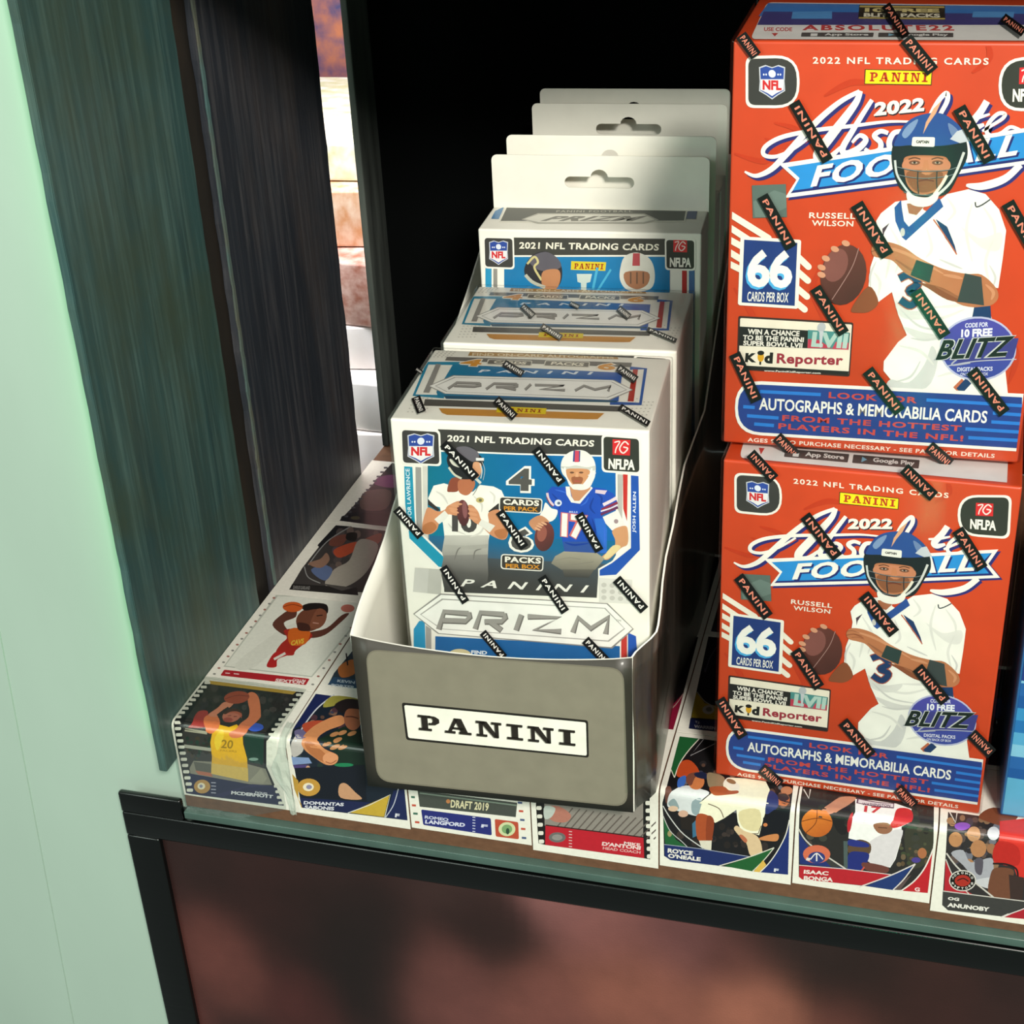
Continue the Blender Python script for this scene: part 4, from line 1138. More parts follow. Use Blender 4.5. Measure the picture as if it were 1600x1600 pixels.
def card_green(A):
    A.crop(1030, 1140, 6.4)
    A.P([(205, 68), (420, 92), (1360, 215), (1340, 580), (1300, 900), (1288, 1448), (110, 1302), (48, 1262), (40, 860), (30, 740), (120, 400)], '191719')
    crowd(A, [(240, 320), (1330, 420), (1290, 900), (60, 720)], 60, 7, 34)
    crowd(A, [(120, 900), (1250, 1000), (1150, 1200), (260, 1150)], 34, 8, 34, ('241e1c', '302826', '1c1c22', '3a302c'))
    A.P([(205, 68), (395, 92), (290, 210), (210, 330), (155, 480), (118, 400)], '1f5a30')
    A.S([(400, 92), (290, 215), (205, 340), (152, 480)], 10, 'ded9c8'); A.S([(152, 480), (118, 400)], 8, 'ded9c8', sm=False)
    A.S([(450, 90), (310, 262), (560, 140)], 7, 'b0aeb0', sm=False)
    A.P([(175, 465), (215, 330), (300, 305), (375, 370), (400, 450), (300, 470)], 'bf4a22', 1)
    A.P([(180, 560), (195, 490), (265, 462), (255, 550), (200, 580)], '3c68bc', 1)
    A.P([(60, 590), (110, 570), (120, 640), (70, 740)], '6a4438', 1)
    A.P([(80, 745), (120, 620), (270, 560), (400, 590), (500, 630), (430, 700), (400, 760), (390, 860), (250, 830), (120, 790)], 'd4d8d8', 1)
    A.P([(90, 740), (150, 690), (200, 780), (160, 800)], '8c9ea0', 1); A.P([(330, 720), (420, 690), (400, 850), (330, 830)], '8ea0a4', 1)
    A.E(370, 520, 82, 82, 'cc7a48'); A.P([(270, 520), (290, 450), (380, 425), (480, 440), (470, 480), (370, 470), (320, 560)], '7a4838', 1); A.P([(350, 440), (430, 425), (480, 450), (470, 495), (380, 480)], '1e2440', 1)
    A.E(140, 790, 50, 28, 'd8b89c'); A.E(240, 840, 50, 34, 'd0a890')
    A.P([(210, 880), (380, 870), (390, 1020), (220, 990)], '231c18'); A.P([(330, 940), (370, 900), (380, 1060), (335, 1080)], '3a6a88')
    A.P([(480, 440), (560, 440), (650, 480), (640, 560), (540, 590), (490, 560)], '8f7c60', 1)
    A.P([(640, 540), (700, 480), (860, 490), (1065, 520), (1105, 600), (1090, 740), (1040, 900), (1000, 1055), (900, 1030), (815, 1000), (785, 920), (772, 800), (650, 885), (560, 932), (480, 870),
         (395, 845), (425, 740), (400, 735), (520, 640), (780, 640), (640, 590)], 'f0ecd0')
    A.P([(640, 540), (700, 480), (800, 560), (780, 620), (700, 590)], 'e8e4d4', 1); A.E(720, 520, 50, 22, '8c6c4c', 20)
    A.P([(800, 820), (1000, 800), (1000, 1000), (840, 980)], 'dccfa0', 1); A.S([(490, 740), (600, 790), (645, 880)], 10, '7a6a58'); A.S([(815, 1000), (900, 1035), (990, 1040)], 9, '6a5a4c'); A.S([(1020, 960), (990, 1040)], 8, '6a5a4c', sm=False)
    A.P([(505, 580), (640, 570), (700, 610), (785, 612), (780, 640), (650, 655), (540, 650)], 'a85430', 1)
    A.P([(378, 852), (460, 845), (548, 905), (525, 1000), (525, 1112), (398, 1112), (366, 980)], 'a64c26', 1); A.P([(480, 870), (548, 905), (525, 1100), (470, 1110)], '8a3c1e', 1)
    A.P([(398, 1108), (526, 1108), (520, 1210), (450, 1190), (420, 1170)], 'd8d2c0')
    A.P([(748, 990), (780, 960), (850, 1010), (960, 1050), (1010, 1110), (1030, 1200), (1025, 1260), (915, 1260), (870, 1130), (800, 1060)], 'd8bc94', 1)
    A.P([(800, 1060), (830, 1050), (880, 1100), (860, 1130)], 'b86a4a', 1)
    A.E(1275, 610, 60, 42, 'b87a58'); A.E(1240, 700, 66, 66, 'b86a40'); A.P([(1170, 660), (1260, 640), (1300, 690), (1230, 720)], '3a2a2a', 1)
    A.P([(1060, 830), (1100, 620), (1180, 660), (1190, 760), (1130, 820)], '2a3468', 1)
    A.P([(1040, 880), (1150, 800), (1310, 800), (1295, 1000), (1200, 1050), (1030, 1060)], '14141a')
    A.P([(1005, 1080), (1100, 1050), (1190, 1045), (1180, 1110), (1080, 1110), (1010, 1100)], 'c8824e', 1); A.E(1062, 950, 22, 18, 'c87a48')
    A.P([(42, 862), (95, 980), (170, 1100), (275, 1172), (60, 1142)], '1f5a30'); A.E(105, 1040, 22, 30, '9a8c60')
    A.S([(38, 760), (110, 880), (240, 1040), (440, 1185)], 10, 'cfd0cc'); A.S([(40, 860), (110, 1010), (230, 1120), (280, 1170)], 8, 'b9bab6')
    A.P([(52, 1150), (300, 1180), (520, 1205), (905, 1270), (770, 1310), (600, 1358), (112, 1302), (56, 1262)], '1b2a60')
    A.S([(50, 1146), (420, 1190), (905, 1268)], 7, '9aa0b0', sm=False)
    A.T('ROYCE', (84, 1228), (335, 1258), (88, 1184), 'e4e0d8', 0.045); A.T("O'NEALE", (88, 1278), (414, 1316), (90, 1236), 'e4e0d8', 0.045)
    A.P([(650, 1362), (905, 1272), (1148, 1180), (1060, 1295), (935, 1415)], '1f5a2c'); A.S([(600, 1360), (905, 1270), (1150, 1178)], 10, 'd4d0c0'); A.S([(1150, 1178), (1050, 1300), (930, 1418)], 9, 'd4d0c0')
    A.P([(945, 1418), (1040, 1300), (1070, 1350), (1010, 1424)], 'd8b050')
    A.P([(1303, 900), (1288, 1448), (1015, 1424), (1110, 1330), (1200, 1190), (1270, 1040)], '1c2d6c'); A.S([(1302, 900), (1265, 1050), (1190, 1200), (1100, 1330), (1010, 1422)], 10, 'e4e0d4')
    A.T('F', (1146, 1418), (1192, 1424), (1150, 1384), 'd8dce4', 0.04)


def card_wizard(A):
    A.crop(1220, 1200, 4.2105)
    A.P([(-20, -60), (1010, 90), (1004, 560), (980, 822), (140, 732), (118, 715), (118, 420), (130, 120)], '2a2826')
    A.P([(300, 160), (480, 190), (440, 420), (360, 400)], '1f1d1d', 1); A.P([(820, 400), (990, 380), (980, 600), (850, 650)], '3a3a2e', 1); crowd(A, [(150, 170), (990, 280), (980, 620), (180, 520)], 46, 9, 26, ('34302e', '3c3c34', '2a2624', '463c36', '2c342c', '50483c'))
    crowd(A, [(800, 480), (980, 470), (960, 660), (760, 640)], 18, 10, 16, ('4e5038', '5c4a34', '3e4630', '6a5a44')); A.E(930, 560, 30, 35, 'a86a44'); A.E(890, 605, 30, 18, '4a3c8a')
    A.P([(268, 280), (330, 230), (400, 190), (495, 195), (450, 240), (380, 280), (320, 305)], 'c08468', 1)
    A.E(238, 362, 102, 92, 'd87c2c', 0, 26, grad=((180, 300), (300, 440), 'b85e22')); A.S([(238, 270), (230, 360), (160, 430)], 5, '6a3414'); A.S([(140, 350), (240, 330), (335, 350)], 5, '6a3414')
    A.P([(490, 205), (620, 215), (760, 235), (860, 270), (858, 350), (795, 385), (790, 480), (755, 600), (720, 655), (640, 640), (568, 612), (600, 500), (560, 490), (445, 462), (455, 360), (490, 290)], 'f1efec')
    A.P([(590, 480), (790, 400), (780, 500), (715, 650), (570, 610)], 'd8d2d4', 1)
    A.P([(768, 268), (856, 276), (862, 350), (760, 392), (715, 385), (740, 340)], 'c82c30', 1); A.P([(440, 350), (475, 290), (460, 400), (440, 420)], 'b82830', 1)
    A.P([(610, 370), (700, 362), (735, 400), (700, 432), (640, 425)], '96664c', 1); A.S([(640, 390), (700, 395)], 5, '5a3a2c', sm=False)
    A.S([(500, 215), (620, 238), (745, 250)], 34, '5a3a52'); A.S([(510, 218), (620, 238), (740, 248)], 22, 'd8cfd4'); A.T('WASHINGTON', (535, 245), (720, 258), (537, 228), '4a2c4a', 0.02)
    A.T('17', (546, 290), (655, 302), (552, 248), 'c8343a', 0.03)
    A.P([(452, 500), (520, 470), (590, 500), (575, 570), (450, 560)], '5c4632', 1); A.P([(452, 470), (560, 490), (575, 520), (450, 510)], '27307c', 1)
    A.P([(450, 560), (520, 550), (582, 570), (550, 650), (490, 680), (432, 662)], '222c74', 1); A.P([(412, 480), (440, 480), (440, 660), (415, 650)], '4c5a58')
    A.P([(540, 620), (700, 650), (690, 690), (560, 670)], '6a3c34', 1); A.S([(520, 690), (550, 650)], 10, 'c85040', sm=False)
    A.P([(120, 430), (200, 540), (420, 660), (125, 630)], '22306e'); A.P([(210, 520), (420, 655), (330, 650)], '3a3a38')
    A.S([(118, 400), (190, 500), (430, 665)], 9, 'c9c4bc')
    A.E(236, 566, 90, 60, 'cf6a4c'); A.E(236, 588, 56, 38, '2c3a78'); A.S([(195, 600), (236, 560), (278, 600)], 7, 'e4e0dc'); A.S([(236, 560), (236, 612)], 9, 'e4e0dc', sm=False); A.P([(170, 588), (196, 592), (190, 610), (165, 606)], 'dcd0cc')
    A.P([(124, 640), (420, 665), (725, 702), (545, 772), (140, 732), (120, 715)], 'b3202a'); A.S([(120, 638), (420, 663), (725, 700)], 5, 'd8d0cc', sm=False)
    A.T('ISAAC', (150, 694), (312, 706), (153, 668), 'e6dcd4', 0.04); A.T('BONGA', (150, 736), (342, 748), (153, 708), 'e6dcd4', 0.04)
    A.P([(560, 776), (725, 705), (880, 632), (800, 730), (738, 802)], '20366e'); A.S([(520, 780), (725, 704), (885, 630)], 8, 'd8d0cc'); A.S([(885, 630), (810, 730), (738, 802)], 8, 'd8d0cc')
    A.P([(1002, 540), (980, 822), (795, 806), (880, 740), (950, 650)], 'ba2028'); A.S([(1003, 530), (950, 650), (880, 740), (790, 808)], 9, 'e4dcd4'); A.P([(745, 800), (830, 720), (860, 700), (785, 802)], '5a4a48')
    A.T('G', (880, 808), (914, 812), (882, 782), 'e8d8d4', 0.04)
    A.S([(150, 140), (185, 200), (195, 140)], 8, 'd8d4cc', sm=False)


def card_raptor(A):
    A.crop(1220, 1200, 4.2105)
    A.P([(1100, 290), (1200, 300), (2050, 420), (2000, 1020), (1100, 908), (1062, 880), (1085, 560)], '302c2c')
    crowd(A, [(1110, 320), (1440, 340), (1400, 800), (1150, 640)], 60, 11, 26, ('5a4a44', '8a6a50', '44404a', '70707a', 'a07850', '2c282c'))
    for x, y, r, c in ((1150, 470, 45, 'b88458'), (1270, 435, 45, 'c09068'), (1300, 530, 52, 'b07c54'), (1385, 530, 30, '9a6c4c'), (1240, 630, 30, 'a87850'), (1400, 430, 40, 'cfcfd4')):
        A.E(x, y, r, r * 1.1, c)
    A.E(1195, 382, 52, 24, '8a50b4')
    A.P([(1120, 560), (1200, 540), (1250, 620), (1380, 590), (1400, 650), (1390, 760), (1290, 740), (1200, 640)], 'a4a4ac', 1); A.P([(1270, 740), (1400, 720), (1380, 790), (1300, 770)], 'c4c4c8', 1); A.P([(1280, 600), (1330, 600), (1320, 700), (1280, 680)], '55505a', 1)
    A.P([(1300, 320), (1400, 260), (1560, 310), (1480, 380), (1380, 360)], '7c4630', 1)
    A.P([(1440, 350), (1640, 330), (2050, 400), (2050, 760), (1560, 730), (1530, 640), (1400, 620), (1410, 560), (1440, 450)], 'd03026')
    A.P([(1430, 480), (1560, 520), (1560, 640), (1400, 610)], 'b8261f', 1); A.S([(1395, 628), (1480, 632), (1550, 665), (1560, 740)], 12, '2a1414')
    A.P([(1380, 700), (1420, 655), (1530, 670), (1515, 760), (1505, 860), (1370, 840)], '6e4430', 1); A.P([(1500, 700), (1600, 720), (1590, 870), (1510, 860)], '3a2a26')
    A.P([(1085, 600), (1150, 760), (1260, 830), (1075, 806)], 'b0202c'); A.S([(1090, 560), (1180, 670), (1400, 850)], 10, 'c9c4bc'); A.S([(1086, 600), (1140, 720), (1240, 830)], 7, 'c9c4bc')
    A.E(1196, 740, 90, 70, 'd0ccc4'); A.E(1196, 740, 82, 63, '16130f'); A.E(1196, 740, 52, 38, 'a82c20'); A.S([(1160, 740), (1200, 725), (1235, 745)], 8, '3a1410')
    for i, ch in enumerate('TORONTO'):
        a = math.radians(200 + i * 23); x, y = 1196 + 67 * math.cos(a), 740 + 51 * math.sin(a)
        A.T(ch, (x - 8, y + 7), (x + 8, y + 7), (x - 8, y - 8), 'dcd8d0', 0.03)
    for i, ch in enumerate('RAPTORS'):
        a = math.radians(160 - i * 23); x, y = 1196 + 67 * math.cos(a), 740 + 51 * math.sin(a)
        A.T(ch, (x - 8, y + 7), (x + 8, y + 7), (x - 8, y - 8), 'dcd8d0', 0.03)
    A.P([(1066, 812), (1400, 850), (1660, 885), (1450, 975), (1100, 935), (1062, 900)], '3b3a38'); A.S([(1066, 808), (1400, 850), (1660, 882)], 6, 'cfcac2', sm=False)
    A.T('OG', (1098, 866), (1172, 874), (1101, 846), 'e6e2da', 0.045); A.T('ANUNOBY', (1094, 912), (1370, 944), (1098, 884), 'e6e2da', 0.045)
    A.P([(1470, 980), (1700, 880), (1900, 760), (1800, 1010)], 'a81f2c'); A.S([(1450, 978), (1680, 890), (1900, 760)], 7, 'd8d0cc')
    A.S([(1110, 290), (1150, 360), (1160, 290)], 8, 'd8d4cc', sm=False)


def card_dunker(A):
    A.crop(320, 700, 4.2094)
    A.P([(468, 968), (1130, 985), (1060, 1120), (1020, 1130), (705, 1508), (122, 1438)], 'b9bcb0'); A.P([(480, 975), (1118, 992), (700, 1500), (135, 1432)], 'dedfd3')
    A.P([(520, 1180), (600, 1180), (330, 1440), (200, 1420)], 'd6d7cb', 1)
    A.P([(445, 1165), (500, 1100), (590, 1050), (600, 1110), (520, 1150), (560, 1220), (520, 1230)], '5c3428', 1)
    A.P([(680, 1215), (800, 1185), (900, 1100), (950, 1090), (880, 1160), (790, 1230), (700, 1250)], '5c3428', 1)
    A.P([(520, 1200), (600, 1190), (700, 1220), (690, 1260), (600, 1330), (575, 1365), (470, 1350), (500, 1290), (540, 1250)], 'a0281e', 1); A.P([(560, 1190), (690, 1200), (660, 1290), (560, 1290)], 'c8601f', 1)
    A.T('CAVS', (565, 1302), (650, 1285), (570, 1268), 'd8b440', 0.04)
    A.P([(470, 1340), (560, 1355), (480, 1390), (470, 1440), (410, 1440), (420, 1400)], 'ac2424', 1); A.S([(455, 1390), (530, 1350)], 16, 'd8d2c8', sm=False)
    A.E(690, 1130, 92, 75, '6a3e2c', -20); A.P([(640, 1040), (700, 1020), (800, 1030), (805, 1090), (740, 1060), (660, 1070)], '1c1614', 1); A.P([(740, 1060), (800, 1080), (790, 1150), (740, 1190), (690, 1170)], '7e4c36', 1)
    A.P([(610, 1150), (680, 1160), (690, 1200), (620, 1200)], '40241c', 1)
    A.S([(735, 1105), (775, 1100)], 7, '2a1a14', sm=False); A.S([(710, 1150), (750, 1155)], 8, 'b08070', sm=False)
    A.E(578, 1046, 66, 34, 'c85a24'); A.S([(515, 1046), (578, 1030), (640, 1046)], 4, '6a2c14'); A.E(940, 1055, 45, 26, 'bc6c5c')
    A.R([(128, 1458), (690, 1518), (664, 1560), (102, 1496)], 8, 'a81f28')
    A.T('COLLIN', (575, 1532), (660, 1540), (580, 1516), 'e2c8c4', 0.04); A.T('SEXTON', (460, 1538), (650, 1556), (468, 1516), 'e2c8c4', 0.05); A.S([(135, 1480), (165, 1483)], 6, 'e2c8c4', sm=False); A.S([(190, 1484), (225, 1488)], 6, 'e2c8c4', sm=False)
    for i in range(14):
        t = i / 13; A.E(455 - 392 * t, 986 + 500 * t, 10, 6, '8a8a84' if i % 2 else 'a06a60')
    for i in range(9):
        t = i / 8; A.E(1000 - 290 * t, 1130 + 425 * t, 10, 6, 'a06a60' if i % 2 else '8a8a84')


def card_silver(A):
    A.crop(320, 700, 4.2094)
    A.P([(862, 508), (1500, 580), (1300, 960), (555, 930), (640, 790)], '3c3836')
    A.P([(862, 508), (960, 516), (760, 660), (740, 640)], '1e1e20'); crowd(A, [(900, 540), (1150, 560), (900, 880), (690, 800)], 30, 12, 26, ('4e4644', '5a4a50', '6a5a52', '33303a', '74605a')); A.S([(960, 516), (800, 620), (680, 770)], 7, '8a8a88')
    A.P([(840, 590), (940, 570), (900, 640), (820, 640)], '6e4034', 1); A.P([(940, 560), (1000, 560), (990, 610), (930, 600)], '15130f', 1)
    A.P([(850, 670), (940, 630), (1020, 620), (980, 680), (900, 720), (860, 710)], 'b04a2c', 1); A.P([(1050, 600), (1160, 560), (1140, 630), (1060, 630)], '94503a', 1)
    A.P([(1000, 620), (1060, 600), (1140, 640), (1100, 760), (1020, 860), (900, 920), (790, 900), (850, 800), (950, 740)], 'a39c90', 1)
    A.P([(700, 800), (780, 770), (840, 800), (800, 870), (740, 850)], '58688c', 1); A.P([(680, 760), (760, 730), (800, 690), (820, 740), (760, 790)], '8a6a58', 1)
    A.S([(655, 780), (680, 850), (760, 890)], 7, '8a8a88')
    A.P([(575, 895), (1000, 918), (1010, 970), (555, 932)], '24211f'); A.T('DARIUS GARLAND', (580, 928), (690, 934), (584, 905), '8a8884', 0.02)
    A.P([(760, 890), (980, 920), (900, 940)], '4e4a46')


def card_dark(A):
    A.crop(320, 700, 4.2094)
    A.P([(1230, 100), (1900, 160), (1500, 560), (885, 478), (960, 400)], '2a2528')
    A.P([(1150, 190), (1280, 180), (1260, 260), (1120, 240)], '6a3a5a', 1); A.P([(1050, 290), (1220, 280), (1190, 400), (1030, 400)], '5c4a44', 1)
    A.P([(900, 450), (980, 420), (1300, 440), (1280, 500), (890, 478)], '1c1c20'); A.E(990, 460, 30, 12, '4a4630')
    film(A, (1190, 130), (930, 450), 12, 26, 12, '4c4c50')


def card_blue(A):
    A.crop(320, 700, 4.2094)
    A.P([(1240, 1010), (1700, 1060), (1600, 1640), (812, 1555), (850, 1480)], '2c3c46')
    A.P([(880, 1440), (980, 1390), (990, 1480), (900, 1510)], 'b86a34', 1); A.S([(930, 1350), (940, 1430)], 9, '1a1a1c', sm=False)
    A.P([(850, 1506), (1300, 1560), (1300, 1620), (808, 1556)], '2c4a66'); A.T('KEVIN', (870, 1540), (985, 1552), (874, 1522), 'b8c4cc', 0.03); A.T('PORTER', (830, 1568), (985, 1584), (834, 1550), 'b8c4cc', 0.03)


def card_crimson(A):
    A.crop(1000, 900, 5.3357)
    A.P([(-560, 420), (485, 510), (282, 1280), (-780, 1150)], '120d0e')
    A.P([(365, 970), (282, 1282), (60, 1255), (190, 1170)], '7c1430'); A.S([(385, 940), (300, 1070), (185, 1172), (40, 1240)], 7, 'a08a80')
    A.T('G', (180, 1260), (212, 1262), (182, 1236), 'a89890', 0.04)


def card_yellow(A):
    A.crop(1000, 900, 5.3357)
    A.P([(570, 505), (1700, 620), (1500, 1400), (408, 1272), (430, 1150)], '14121a')
    A.P([(470, 970), (540, 1060), (700, 1100), (680, 1200), (428, 1180)], '8f7a1c'); A.S([(475, 965), (540, 1045), (640, 1100)], 8, '8a8880')
    A.E(570, 1115, 50, 38, '8f8c84'); A.E(575, 1112, 26, 20, '5a5850')
    A.P([(420, 1185), (700, 1215), (690, 1300), (406, 1272)], '181d42'); A.T('T.J.', (458, 1230), (500, 1234), (460, 1208), '9a9aa0', 0.04); A.T('WARREN', (450, 1266), (630, 1282), (452, 1240), '9a9aa0', 0.045)
    A.S([(640, 590), (580, 690), (545, 800), (540, 770)], 7, '5c5a66')


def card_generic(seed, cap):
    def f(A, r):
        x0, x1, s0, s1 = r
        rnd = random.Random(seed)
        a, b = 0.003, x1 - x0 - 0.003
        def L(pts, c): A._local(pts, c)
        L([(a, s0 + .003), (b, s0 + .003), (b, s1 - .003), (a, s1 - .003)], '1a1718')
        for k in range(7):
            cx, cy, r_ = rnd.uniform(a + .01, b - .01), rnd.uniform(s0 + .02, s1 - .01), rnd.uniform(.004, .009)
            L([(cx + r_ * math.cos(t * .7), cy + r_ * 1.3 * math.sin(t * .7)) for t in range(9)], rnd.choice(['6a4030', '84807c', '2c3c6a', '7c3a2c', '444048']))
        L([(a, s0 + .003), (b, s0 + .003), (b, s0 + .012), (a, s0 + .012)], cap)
    return f

# ------------------------------------------------------------------ the setting
wl = empty('wall_left')
tag(wl, 'dark painted partition boards along the left of the card shelf', kind='structure')
rnd = random.Random(3)


def board(name, y0, y1, z0, z1, m, x1=0.0, th=0.0045, wob=0.0004, step=0.012):
    """upright board with slightly worn long edges; its face lies at x = x1"""
    n = int((z1 - z0) / step)
    a = [(y0 + rnd.uniform(-wob, wob), z0 + (z1 - z0) * i / n) for i in range(n + 1)]
    b = [(y1 + rnd.uniform(-wob, wob), z0 + (z1 - z0) * i / n) for i in range(n, -1, -1)]
    return obj(name, extrude_mesh(name, a + b, 'x', x1 - th, x1, 0.0004), m, wl)


board('board', -0.0115, 0.1145, -0.0235, 0.56, M_PANEL_A)
board('board', 0.1365, 0.2850, -0.03, 0.56, M_PANEL_B, wob=0.0008)
M_GROOVE = mat('worn_groove', '14110d', 0.7, noise=((40, 40, 10), 0.6, '33271a'))
board('joint_strip', 0.1080, 0.1420, -0.03, 0.56, M_GROOVE, x1=-0.0055, th=0.003)
# a thin pale worn arris along the joint
M_WORN = mat('worn_arris', '4c6a6a', 0.5, noise=((30, 30, 26), 0.7, '6a5a44'))
board('arris', 0.1358, 0.1392, 0.001, 0.56, M_WORN, x1=0.0006, th=0.001, wob=0.0005, step=0.006)
wb = empty('wall_back')
tag(wb, 'black panel closing the back of the card shelf', kind='structure')
box('panel', (-0.0, 0.75, 0.3625, 0.368, -0.0, 0.60), M_BLACKWALL, wb)
box('post', (-0.0004, 0.0040, 0.3285, 0.368, 0.0, 0.60), M_POST, wb, bev=0.0008)

col = obj('side_column', extrude_mesh('side_column', [(-0.42, 0.008), (-0.0048, 0.008), (-0.0048, 0.06), (-0.42, 0.06)], 'z', -0.62, 0.60, 0.0), M_MINT)
tag(col, 'smooth mint green upright column left of the card shelf', 'column')
# a faint moulding seam down the column
seam = [(-0.118, -0.30), (-0.1165, -0.30), (-0.093, 0.10), (-0.060, 0.33), (-0.0615, 0.33), (-0.0945, 0.10)]
obj('seam', extrude_mesh('seam', seam, 'y', 0.0074, 0.0085, 0.0002), M_MINT, col)
box('base_ledge', (-0.0048, 0.0, 0.0084, 0.05, -0.06, -0.0005), M_MINT, col)

_pr = [(0.362, -0.0006), (0.362, -0.0555), (0.0004, -0.0555)] + [(0.0052 - 0.0048 * math.sin(a), -0.0054 + 0.0048 * math.cos(a)) for a in [PI / 2 * (1 - k / 6) for k in range(7)]]
shelf = obj('display_shelf', extrude_mesh('display_shelf', _pr, 'x', 0.0002, 0.72), M_SHELF)
tag(shelf, 'brown shelf covered in basketball cards, its bare edge showing below them', 'shelf')
box('shelf_lip', (0.0005, 0.72, -0.0045, 0.010, -0.0605, -0.0558), M_RAIL, shelf, bev=0.0005)

up = box('light_block_shelf', (-0.004, 0.72, -0.008, 0.362, 0.425, 0.445), M_SHELF, bev=0.002)  # unseen upper shelf, added to keep light off the deep parts
tag(up, 'unseen brown shelf board added above the compartment to block light', kind='structure')

pic = empty('framed_picture', (-0.038, -0.004, -0.06))
tag(pic, 'large blurred maroon picture in a glossy black frame under the shelf', 'picture')
fo = dict(parent=pic, bev=0.0012)
# frame bars, local to the empty
box('frame_bar', (0.0, 0.80, 0.0, 0.012, -0.0190, -0.0030), M_FRAME, **fo)
box('frame_bar', (0.0, 0.0195, 0.0, 0.012, -0.40, -0.0192), M_FRAME, **fo)
box('frame_corner', (0.0, 0.0370, 0.0, 0.0035, -0.0029, 0.0105), M_FRAME, **fo)
box('frame_ledge', (0.0385, 0.80, 0.0045, 0.012, -0.0029, -0.0008), M_FRAME, **fo)


def picture_mesh():
    """flat print: soft blotches of brown, black, maroon and salmon"""
    blobs = [(300, 1300, 90, '2a1614', .9), (420, 1420, 110, '2c1412', 1), (560, 1500, 120, '170d0c', 1.2), (350, 1500, 80, '6a3a34', 1), (470, 1560, 70, '4a2220', 1),
             (900, 1370, 90, '8a5a58', 1.3), (940, 1440, 80, '84504c', 1), (1050, 1460, 80, '6c4242', 1), (760, 1450, 70, '2a1614', 1.1), (700, 1370, 70, '3a2422', .8),
             (700, 1560, 90, '74443f', 1.1), (850, 1590, 90, '7e4a42', 1), (1000, 1560, 100, '93584a', 1.2), (1180, 1590, 80, 'a06250', 1.3), (1150, 1500, 70, '5c3430', .8),
             (1250, 1470, 90, '2a1a18', 1), (1350, 1520, 110, '221310', 1.2), (1450, 1590, 110, '3c1e1a', 1.1), (1560, 1570, 80, '2a1614', 1), (1320, 1600, 60, '6c3c34', .8), (280, 1590, 60, '5a302c', 1)]
    bl = []
    for u, v, r, c, wt in blobs:
        p = ray_hit(u, v, 'y', -0.001)
        bl.append((p.x, p.z, r / 2344 * 0.78 * 1.05, lin(c), wt))
    me = bpy.data.meshes.new('picture_print')
    nx, nz = 120, 60
    X0, X1, Z0, Z1 = -0.022, 0.76, -0.46, -0.075
    vs = [(X0 + (X1 - X0) * i / nx + 0.038, 0.0035, Z0 + (Z1 - Z0) * j / nz + 0.06) for j in range(nz + 1) for i in range(nx + 1)]
    fs = [(j * (nx + 1) + i, j * (nx + 1) + i + 1, (j + 1) * (nx + 1) + i + 1, (j + 1) * (nx + 1) + i) for j in range(nz) for i in range(nx)]
    me.from_pydata(vs, [], fs)
    at = me.color_attributes.new('Col', 'FLOAT_COLOR', 'POINT')
    b0 = lin('341c1a')
    for k, v in enumerate(vs):
        x, z = v[0] - 0.038, v[2] - 0.06
        s = [b0[i] * 0.10 for i in range(3)]
        t = 0.10
        for bx, bz, r, c, wt in bl:
            g = wt * math.exp(-((x - bx) ** 2 + ((z - bz) * 0.8) ** 2) / (2 * (r * 0.50) ** 2))
            t += g
            for i in range(3): s[i] += g * c[i]
        at.data[k].color = (s[0] / t, s[1] / t, s[2] / t, 1)
    return me


obj('picture_print', picture_mesh(), M_PICT, pic)
for u, v, a in ((282, 1249, .0011), (299, 1298, .0007)):
    p = ray_hit(u, v, 'y', -0.0005)
    bm = bmesh.new()
    bmesh.ops.create_icosphere(bm, subdivisions=1, radius=a)
    for q in bm.verts: q.co = Vector((q.co.x * 1.4, q.co.y * .4, q.co.z * .6)) + Vector((p.x + .038, .0028, p.z + .06))
    me = bpy.data.meshes.new('dust_speck'); bm.to_mesh(me); bm.free()
    obj('dust_speck', me, M_DUST, pic)
light('added_green_line_light', (0.42, 0.004, -0.0612), (0.42, -0.004, -0.075), 0.42, 0.004, 0.012, (0.05, 1.0, 0.35))  # added green lamp, makes the green reflection line along the frame top

# ------------------------------------------------------------------ cards laid over the shelf and bent over its edge
RB = 0.0035


def path3d(s, h):
    """card path: s > 0 lies on the shelf, s < 0 hangs down its front; h = height above the board"""
    if s >= RB: return (s, h)
    if s <= -RB: return (-h, s)
    t = (RB - s) / (2 * RB) * PI / 2
    return (RB - (RB + h) * math.sin(t), -RB + (RB + h) * math.cos(t))


